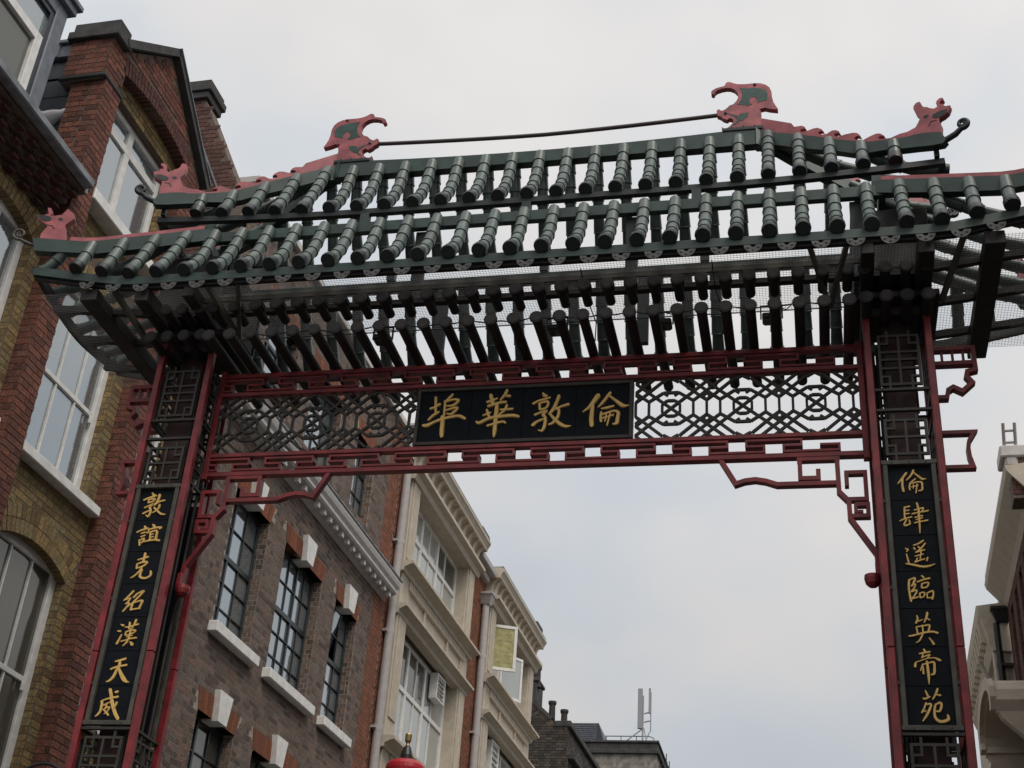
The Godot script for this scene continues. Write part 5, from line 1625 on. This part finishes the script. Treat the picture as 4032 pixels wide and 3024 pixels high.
func hip(lower: bool, sx: int, sz: int) -> void:
	var d := LD if lower else UD
	var o := Vector3(sx * 2.95, 0, sz * 0.46) if lower else Vector3(sx * 2.0, 0, 0)
	var xa := Vector3(sx * d.x, 0, sz * d.y)
	var t := Transform3D(Basis(xa, Vector3.UP, xa.cross(Vector3.UP)), o)
	var top := v2(LOW_HIP_TOP if lower else HIP_TOP)
	var bot := v2(LOW_HIP_BOTTOM if lower else HIP_BOTTOM)
	var poly := PackedVector2Array([Vector2(-0.06, top[0].y + (0.0 if lower else 0.04))])
	poly.append_array(top)
	if not lower: poly.append(Vector2(1.6, 9.15))
	var rb := bot.duplicate()
	rb.reverse()
	poly.append_array(rb)
	poly.append(Vector2(-0.06, bot[0].y + (0.0 if lower else 0.06)))
	var b := MB.new()
	b.prism(poly, -0.04, 0.04, t)
	var beam := part("hip_beam", b, M.green_paint, G)
	var c := MB.new()
	if lower:
		var strip := PackedVector2Array()
		for p in top:
			if p.x < 1.25: strip.append(Vector2(maxf(p.x, 0.02), p.y + (0.048 if p.x < 0.95 else 0.05)))
		var low := PackedVector2Array()
		for p in top:
			if p.x < 1.25: low.append(Vector2(maxf(p.x, 0.02), p.y - 0.01))
		low.reverse()
		strip.append_array(low)
		c.prism(strip, -0.025, 0.025, t)
	else:
		c.prism(v2(CREST), -0.022, 0.022, t)
	part("crest", c, M.pink_paint, beam)
	# beast head at the tip, two layers so that jaw and ear stand out
	var h := MB.new()
	h.prism(v2(LOW_HEAD if lower else HEAD), -0.03, 0.03, t)
	var hd := part("beast_head", h, M.pink_paint, beam)
	var shift := Vector2(0.06, -0.68) if lower else Vector2.ZERO
	var e := MB.new()
	var jaw := PackedVector2Array()
	for p in v2(HEAD_JAW): jaw.append((p - Vector2(1.49, 9.4)) * 0.95 + Vector2(1.49, 9.4) + (Vector2(-0.13, -0.64) if lower else Vector2.ZERO))
	e.prism(jaw, -0.034, 0.034, t)
	part("beast_jaw", e, M.dark_green, beam)
	var ey := MB.new()
	var ec := (Vector2(1.30, 8.80) if lower else Vector2(1.459, 9.457))
	var el := PackedVector2Array()
	for i in 12: el.append(ec + Vector2(0.022 * cos(TAU * i / 12.0), 0.014 * sin(TAU * i / 12.0)))
	ey.prism(el, -0.033, 0.033, t)
	for i in 2:
		var m0: Vector2 = ([Vector2(1.471, 9.349), Vector2(1.493, 9.386)] if not lower else [Vector2(1.33, 8.69), Vector2(1.36, 8.72)])[i]
		var m1: Vector2 = ([Vector2(1.493, 9.386), Vector2(1.541, 9.383)] if not lower else [Vector2(1.36, 8.72), Vector2(1.41, 8.725)])[i]
		ey.bar(t * Vector3(m0.x, m0.y, 0), t * Vector3(m1.x, m1.y, 0), 0.0656, 0.008)
	part("beast_eye", ey, M.dark_green, beam)
	# scroll iron at the tip
	var s := MB.new()
	var c0 := Vector2(1.628, 8.617) if lower else Vector2(1.735, 9.292)
	var r0 := 0.062 if lower else 0.048
	var pts := []
	var rad := []
	var st: Array = [Vector2(1.43, 8.5), Vector2(1.5, 8.515), Vector2(1.56, 8.535)] if lower else [Vector2(1.5, 9.17), Vector2(1.6, 9.178), Vector2(1.67, 9.205)]
	for p in st:
		pts.append(t * Vector3(p.x, p.y, 0)); rad.append(0.026 if not lower else 0.018)
	for i in 34:
		var a := -1.9 + i * 0.3
		var r := lerpf(r0, 0.012, i / 33.0)
		pts.append(t * Vector3(c0.x + r * cos(a), c0.y + r * sin(a), 0))
		rad.append((0.022 if not lower else 0.014) * lerpf(1.0, 0.6, i / 33.0))
	s.tube(pts, rad, 8)
	part("scroll", s, M.dark_green if not lower else M.frame_paint, beam)

func polybar(pts: Array, w: float, h: float, m: Material, called: String) -> void:
	# one bar through the points, w across, h high
	var b := MB.new()
	b.sweep(pts, w, h)
	part(called, b, m, G)

func gate() -> void:
	G = thing("chinese_gate", "red steel Chinese gate with green double tiled roof and gold lettering", "gate", Vector3(0, 0, -0.25))
	column(-3.0, LEFT_COUPLET, -1)
	column(3.0, RIGHT_COUPLET, 1)
	# lintel
	rail(7.53, 7.572, "lintel_rail")
	rail(7.345, 7.383, "lintel_rail")
	rail(6.748, 6.786, "lintel_rail")
	rail(6.568, 6.61, "lintel_rail")
	meander(7.383, 7.53)
	meander(6.61, 6.748)
	for sx in [-1, 1]:
		var b := MB.new()
		b.cbox(sx * 2.715 - 0.024, sx * 2.715 + 0.024, 6.545, 7.6, -0.038, 0.038, 0.004)
		part("end_post", b, M.red_paint, G)
		spandrel(sx)
	octagon_lattice(0.93, 2.69, 6.786, 7.345)
	octagon_lattice(-2.69, -0.93, 6.786, 7.345)
	# name board
	var nb := Node3D.new()
	nb.name = "name_board"
	G.add_child(nb, true)
	for k in 4:
		var p := MB.new()
		p.cbox(-0.885 + k * 0.4425 + 0.001, -0.885 + (k + 1) * 0.4425 - 0.001, 6.82, 7.3, -0.02, 0.0275 + 0.0006 * (k % 2), 0.002)
		part("board_panel", p, M.board_paint, nb)
	for q in [[-0.912, -0.88], [0.88, 0.912]]:
		var v := MB.new()
		v.cbox(q[0], q[1], 6.79, 7.33, -0.03, 0.045, 0.004)
		part("frame_bar", v, M.lattice_paint, nb)
	for q in [[6.79, 6.822], [7.298, 7.33]]:
		var v := MB.new()
		v.cbox(-0.88, 0.88, q[0], q[1], -0.03, 0.0445, 0.004)
		part("frame_bar", v, M.lattice_paint, nb)
	for k in NAME_BOARD.keys():
		character(nb, NAME_BOARD[k], Vector2(0, 7.06), 0.028, 0.011)
	roof()
	underside()

func roof() -> void:
	# ridge, sagging a little
	var poly := PackedVector2Array()
	for i in 17:
		var x := lerpf(-2.02, 2.02, i / 16.0)
		poly.append(Vector2(x, 9.842 + 0.065 * pow(absf(x) / 2.02, 2.0)))
	for i in 17:
		var x := lerpf(2.02, -2.02, i / 16.0)
		poly.append(Vector2(x, 9.712))
	var b := MB.new()
	b.prism(poly, -0.045, 0.045)
	part("ridge_beam", b, M.green_paint, G)
	var rd := MB.new()
	var rp := []
	for i in 13:
		var x := lerpf(-1.63, 1.63, i / 12.0)
		rp.append(Vector3(x, 10.064 + 0.058 * pow(absf(x) / 1.63, 1.5), 0))
	rd.tube(rp, [0.02], 10)
	part("ridge_rod", rd, M.rod_paint, G)
	for sx in [-1, 1]:
		var t := Transform3D(Basis(Vector3(sx, 0, 0), Vector3.UP, Vector3.BACK), Vector3(0, 9.9, 0))
		var o := MB.new()
		o.prism(v2(RIDGE_ORNAMENT), -0.028, 0.028, t)
		var on := part("ridge_ornament", o, M.pink_paint, G)
		for g in ORNAMENT_INLAY:
			var e := MB.new()
			e.prism(v2(g), -0.0305, 0.0305, t)
			part("inlay", e, M.inlay_green, on)
		var bolts := MB.new()
		for p in [Vector2(1.96, 0.529), Vector2(1.691, 0.213), Vector2(1.748, 0.03), Vector2(1.853, 0.032), Vector2(1.952, 0.03)]:
			bolts.lathe([Vector2(0.014, 0), Vector2(0.014, 0.008), Vector2(0.004, 0.013)], 8, t * Transform3D(Basis(Vector3.RIGHT, PI / 2), Vector3(p.x, p.y, 0.028)))
		part("bolt", bolts, M.dark_green, on)
		var base := MB.new()
		base.cbox(sx * 1.84 - 0.18, sx * 1.84 + 0.18, 9.88, 9.918, -0.055, 0.055, 0.005)
		part("ornament_base", base, M.dark_green, on)
		for sz in [-1, 1]:
			hip(false, sx, sz)
			hip(true, sx, sz)
	for sz in [-1, 1]:
		# eaves bars and the beam between the tiers
		var up := []
		var lo := []
		for i in 29:
			var x := lerpf(-3.48, 3.48, i / 28.0)
			up.append(Vector3(x, eave_y(false, absf(x)), sz * 0.425))
		for i in 41:
			var x := lerpf(-4.29, 4.29, i / 40.0)
			lo.append(Vector3(x, eave_y(true, absf(x)), sz * 0.845))
		polybar(up, 0.055, 0.055, M.dark_green, "eaves_bar")
		polybar(lo, 0.05, 0.08, M.green_paint, "eaves_bar")
		var lo2 := []
		for p in lo: lo2.append(p + Vector3(0, -0.055, -sz * 0.03))
		polybar(lo2, 0.04, 0.024, M.timber_dark, "eaves_lath")
		var tb := MB.new()
		tb.cbox(-2.97, 2.97, 8.692, 8.803, sz * 0.46 - 0.03, sz * 0.46 + 0.03, 0.006)
		part("tier_beam", tb, M.green_paint, G)
		for x in [-2.93, -1.46, 0.0, 1.46, 2.93]:
			var p := MB.new()
			p.bx(x - 0.04, x + 0.04, 8.803, 8.925, sz * 0.43 - 0.03, sz * 0.43 + 0.03)
			part("stub_post", p, M.green_paint, G)
		for x in [-3.42, 3.42]:
			var p := MB.new()
			p.bx(x - 0.02, x + 0.02, 9.06, 9.2, sz * 0.44, sz * 0.48)
			part("stub_post", p, M.dark_green, G)
		for x in [-2.75, -0.92, 0.92, 2.75]:
			var p := MB.new()
			p.bx(x - 0.05, x + 0.05, 7.95, 8.692, sz * 0.4 - 0.03, sz * 0.4 + 0.03)
			part("king_post", p, M.dark_green, G)
	for sx in [-1, 1]:
		var up := []
		var lo := []
		for i in 9:
			var z := lerpf(-0.425, 0.425, i / 8.0)
			up.append(Vector3(sx * 3.46, eave_y(false, 3.46) - 0.03 * (1.0 - pow(absf(z) / 0.425, 2.0)), z))
		for i in 17:
			var z := lerpf(-0.845, 0.845, i / 16.0)
			lo.append(Vector3(sx * 4.27, eave_y(true, 4.27) - 0.13 * (1.0 - pow(absf(z) / 0.845, 1.6)), z))
		polybar(up, 0.05, 0.05, M.dark_green, "eaves_bar")
		polybar(lo, 0.045, 0.078, M.timber_dark, "eaves_bar")
		var tb := MB.new()
		tb.cbox(sx * 2.96 - 0.028, sx * 2.96 + 0.028, 8.69, 8.8, -0.43, 0.43, 0.006)
		part("tier_beam", tb, M.green_paint, G)
		# rows of tiles on the two ends
		for j in range(-3, 4):
			var z := j * 0.2575
			var az := absf(z)
			var a := Vector3(sx * 2.99, 8.78, z)
			if az > 0.46:
				var s := (az - 0.46) / LD.y
				a = Vector3(sx * (2.98 + s * LD.x), height(v2(LOW_HIP_TOP), s) - 0.04, z)
			var e := Vector3(sx * 4.33, eave_y(true, 4.27) - 0.13 * (1.0 - pow(az / 0.845, 1.6)) + 0.055, z)
			if (e - a).length() > 0.2:
				tile_roll([a, a.lerp(e, 0.33) + Vector3(0, -0.06, 0), a.lerp(e, 0.66) + Vector3(0, -0.06, 0), e], false)
		for j in range(-1, 2):
			var z := j * 0.2575
			var az := absf(z)
			var s := az / UD.y
			var a := Vector3(sx * (2.04 + s * UD.x), height(v2(HIP_TOP), s) - 0.05, z)
			var e := Vector3(sx * 3.52, eave_y(false, 3.46) + 0.04, z)
			tile_roll([a, a.lerp(e, 0.33) + Vector3(0, -0.07, 0), a.lerp(e, 0.66) + Vector3(0, -0.07, 0), e], false)
	# rows of tiles on the long slopes: the front ones tile by tile
	var proto := {}
	for lower in [false, true]:
		for k in range(-15 if lower else -12, (15 if lower else 12) + 1):
			var x: float = k * 0.2575
			var r := tile_roll(roll_points(lower, x, 1), true)
			tile_roll(roll_points(lower, x, -1), false)

func disc(b: MB, c: Vector3, r: float, n: Vector3, deep: float) -> void:
	b.tube([c - n * deep, c, c + n * 0.002, c + n * 0.0025, c + n * 0.0065, c + n * 0.007, c + n * 0.001, c + n * 0.0012, c + n * 0.006], [r, r, r * 0.95, r * 0.82, r * 0.78, r * 0.62, r * 0.56, r * 0.2, r * 0.14], 18)

func underside() -> void:
	# half-round drip plates hung between the tile rows
	for k in range(-15, 15):
		var x := (k + 0.5) * 0.2575
		var y := eave_y(true, absf(x)) - 0.05
		var b := MB.new()
		var poly := PackedVector2Array()
		for i in 15:
			var a := PI + PI * i / 14.0
			poly.append(Vector2(x + 0.072 * cos(a), y + 0.072 * sin(a)))
		for i in 7:
			var a := TAU - PI * i / 6.0
			poly.append(Vector2(x + 0.02 * cos(a), y + 0.02 * sin(a) - 0.002))
		b.prism(poly, 0.868, 0.878)
		for i in 3:
			var a := PI + PI * (i + 0.5) / 3.0
			b.lathe([Vector2(0.011, 0), Vector2(0.011, 0.004), Vector2(0.003, 0.006)], 8, Transform3D(Basis(Vector3.RIGHT, PI / 2), Vector3(x + 0.046 * cos(a), y + 0.046 * sin(a), 0.878)))
		part("drip_plate", b, M.disc_metal, G)
	# joists over the lintel and the short rafters above them, with moulded ends
	for k in range(-14, 15):
		var x := k * 0.1885
		var j := MB.new()
		j.tube([Vector3(x, 7.618, -0.6), Vector3(x, 7.618, 0.6)], [0.042], 12)
		var jn := part("joist", j, M.timber_dark, G)
		var e := MB.new()
		disc(e, Vector3(x, 7.618, 0.612), 0.055, Vector3.BACK, 0.02)
		part("joist_end", e, M.timber_dark, jn)
		var r := MB.new()
		r.tube([Vector3(x, 7.888, 0.36), Vector3(x, 7.888, 0.62)], [0.04], 10)
		r.cbox(x - 0.05, x + 0.05, 7.9, 7.95, 0.5, 0.618, 0.004)
		disc(r, Vector3(x, 7.888, 0.632), 0.052, Vector3.BACK, 0.02)
		part("rafter_end", r, M.timber_dark, G)
	var fb := MB.new()
	fb.cbox(-2.76, 2.76, 7.947, 8.022, 0.6, 0.618, 0.003)
	part("fascia_board", fb, M.frame_paint, G)
	var pl := MB.new()
	pl.cbox(-3.2, 3.2, 7.95, 8.0, 0.36, 0.42, 0.004)
	part("purlin", pl, M.timber_dark, G)
	for sx in [-1, 1]:
		for q in [[2.79, 0.05, 7.88, 8.0], [3.22, 0.06, 7.86, 8.0], [3.72, 0.075, 7.9, 8.02]]:
			var b := MB.new()
			b.cbox(sx * q[0] - q[1], sx * q[0] + q[1], q[2], q[3], -0.83, 0.83, 0.006)
			part("cross_beam", b, M.timber_dark, G)
		var cap := MB.new()
		cap.cbox(sx * 3.0 - 0.2, sx * 3.0 + 0.2, 7.72, 8.02, -0.2, 0.2, 0.01)
		cap.cbox(sx * 3.0 - 0.34, sx * 3.0 + 0.34, 7.8, 7.86, -0.34, 0.34, 0.008)
		cap.cbox(sx * 3.0 - 0.3, sx * 3.0 + 0.3, 8.02, 8.6, -0.42, 0.42, 0.01)
		part("capital", cap, M.timber_dark, G)
		for k in 4:
			var e := MB.new()
			var x: float = sx * (2.77 + 0.155 * k)
			e.tube([Vector3(x, 7.7, -0.5), Vector3(x, 7.7, 0.5)], [0.04], 10)
			disc(e, Vector3(x, 7.7, 0.512), 0.055, Vector3.BACK, 0.02)
			e.tube([Vector3(x, 7.888, 0.3), Vector3(x, 7.888, 0.62)], [0.04], 10)
			disc(e, Vector3(x, 7.888, 0.632), 0.055, Vector3.BACK, 0.02)
			part("bracket_arm", e, M.timber_dark, G)
		# raking struts that prop the eaves
		for q in [[2.5, 2.36], [2.5, 2.64], [3.35, 3.5]]:
			var st := MB.new()
			st.bar(Vector3(sx * q[0], 7.76, 0.3), Vector3(sx * q[1], 8.0, 0.8), 0.035, 0.05)
			part("strut", st, M.frame_paint, G)
		# end brackets reaching back under the side eaves
		for z in [-0.5, 0.0, 0.5]:
			var r := MB.new()
			r.bar(Vector3(sx * 3.2, 7.93, z), Vector3(sx * 4.24, 8.06, z), 0.05, 0.06)
			part("side_rafter", r, M.timber_dark, G)
	# bird netting stretched under the eaves: strands both ways
	var nt := MB.new()
	var y := 7.995
	var th := 0.002
	for k in 337:
		var x := -4.2 + k * 0.025
		var z0 := -0.8 if absf(x) > 3.26 else -0.06
		nt.bar(Vector3(x, y, z0), Vector3(x, y, 0.82), th, th)
	for k in 65:
		var z := -0.8 + k * 0.025
		if z > -0.06: nt.bar(Vector3(-4.2, y, z), Vector3(4.2, y, z), th, th)
		else:
			nt.bar(Vector3(-4.2, y, z), Vector3(-3.26, y, z), th, th)
			nt.bar(Vector3(3.26, y, z), Vector3(4.2, y, z), th, th)
	part("bird_netting", nt, M.net_wire, G).set_meta("kind", "stuff")
	var edge := MB.new()
	edge.tube([Vector3(-3.2, y, -0.065), Vector3(3.2, y, -0.065)], [0.005], 6)
	part("net_cable", edge, M.black_metal, G)
	# floodlights and their wiring
	var run := []
	for i in 40:
		var x := lerpf(-2.7, 2.7, i / 39.0)
		run.append(Vector3(x, 7.87 + 0.012 * sin(x * 9.0) + 0.01 * sin(x * 23.0), 0.2))
	var wb := MB.new()
	wb.tube(run, [0.006], 6)
	part("cable", wb, M.black_metal, G)
	for x in [-1.24, 0.28, 1.16, 2.04]:
		var f := MB.new()
		f.cbox(x - 0.075, x + 0.075, 7.73, 7.79, 0.12, 0.24, 0.012)
		f.path([Vector2(x - 0.085, 7.76), Vector2(x - 0.085, 7.88), Vector2(x + 0.085, 7.88), Vector2(x + 0.085, 7.76)], 0.012, 0.02, Transform3D(Basis(), Vector3(0, 0, 0.18)))
		f.tube([Vector3(x, 7.88, 0.18), Vector3(x + 0.03, 7.82, 0.26), Vector3(x + 0.12, 7.8, 0.24), Vector3(x + 0.16, 7.87, 0.2)], [0.005], 6)
		var fn := part("floodlight", f, M.black_metal, G)
		var gl := MB.new()
		gl.cbox(x - 0.06, x + 0.06, 7.722, 7.732, 0.135, 0.225, 0.003)
		part("lamp_glass", gl, M.glass_dark, fn)
	for x in [0.55, 1.6]:
		var dr := MB.new()
		dr.tube([Vector3(x, 8.0, 0.7), Vector3(x + 0.01, 7.9, 0.45), Vector3(x + 0.06, 7.8, 0.2), Vector3(x + 0.04, 7.68, 0.1)], [0.005], 6)
		part("cable", dr, M.black_metal, G)

# ---------------------------------------------------------------- street furniture
func street_things() -> void:
	var o := thing("street_lamp", "red capped street lantern with a brass finial standing before the cream bays", "street lamp", Vector3(-2.44, 0, -6.0))
	var p := MB.new()
	p.lathe([Vector2(0.16, 0), Vector2(0.16, 0.5), Vector2(0.11, 0.6), Vector2(0.09, 0.9), Vector2(0.06, 1.0), Vector2(0.05, 4.9), Vector2(0.09, 4.96), Vector2(0.05, 5.05)], 16)
	part("post", p, M.black_metal, o)
	var g := MB.new()
	g.lathe([Vector2(0.09, 5.0), Vector2(0.17, 5.55), Vector2(0.2, 5.62)], 12)
	part("lantern_glass", g, M.glass_net, o)
	var c := MB.new()
	c.lathe([Vector2(0.19, 5.6), Vector2(0.228, 5.615), Vector2(0.232, 5.655), Vector2(0.225, 5.7), Vector2(0.2, 5.735), Vector2(0.15, 5.76), Vector2(0.08, 5.775), Vector2(0.0, 5.78)], 28)
	part("cap", c, M.lamp_red, o)
	var k := MB.new()
	k.lathe([Vector2(0.075, 5.77), Vector2(0.07, 5.83), Vector2(0.06, 5.87), Vector2(0.045, 5.92), Vector2(0.03, 5.94)], 14)
	part("neck", k, M.black_metal, o)
	var f := MB.new()
	f.lathe([Vector2(0.028, 5.935), Vector2(0.022, 5.965), Vector2(0.03, 5.985), Vector2(0.04, 6.0), Vector2(0.042, 6.07), Vector2(0.034, 6.085), Vector2(0.0, 6.09)], 8)
	part("finial", f, M.brass, o)
	# swan-neck bracket on the outer face of the left column
	var b := thing("bracket_lamp", "black iron swan neck bracket beside the foot of the left gate column", "lamp", Vector3(-3.27, 3.3, -0.25))
	var a := MB.new()
	var pts := [Vector3(0.0, 0.0, 0.0), Vector3(-0.06, 0.3, 0.0)]
	for i in 15:
		var an := lerpf(0.1, PI * 1.02, i / 14.0)
		pts.append(Vector3(-0.31 + 0.24 * cos(an), 0.61 + 0.24 * sin(an), 0.0))
	pts.append(Vector3(-0.55, 0.45, 0.0))
	a.tube(pts, [0.014], 10)
	a.cbox(-0.02, 0.012, -0.1, 0.1, -0.05, 0.05, 0.004)
	part("arm", a, M.black_metal, b)
	var l := MB.new()
	l.lathe([Vector2(0.13, 0.0), Vector2(0.12, 0.02), Vector2(0.09, 0.1), Vector2(0.04, 0.16), Vector2(0.02, 0.2)], 16, Transform3D(Basis(), Vector3(-0.55, 0.26, 0.0)))
	part("shade", l, M.black_metal, b)
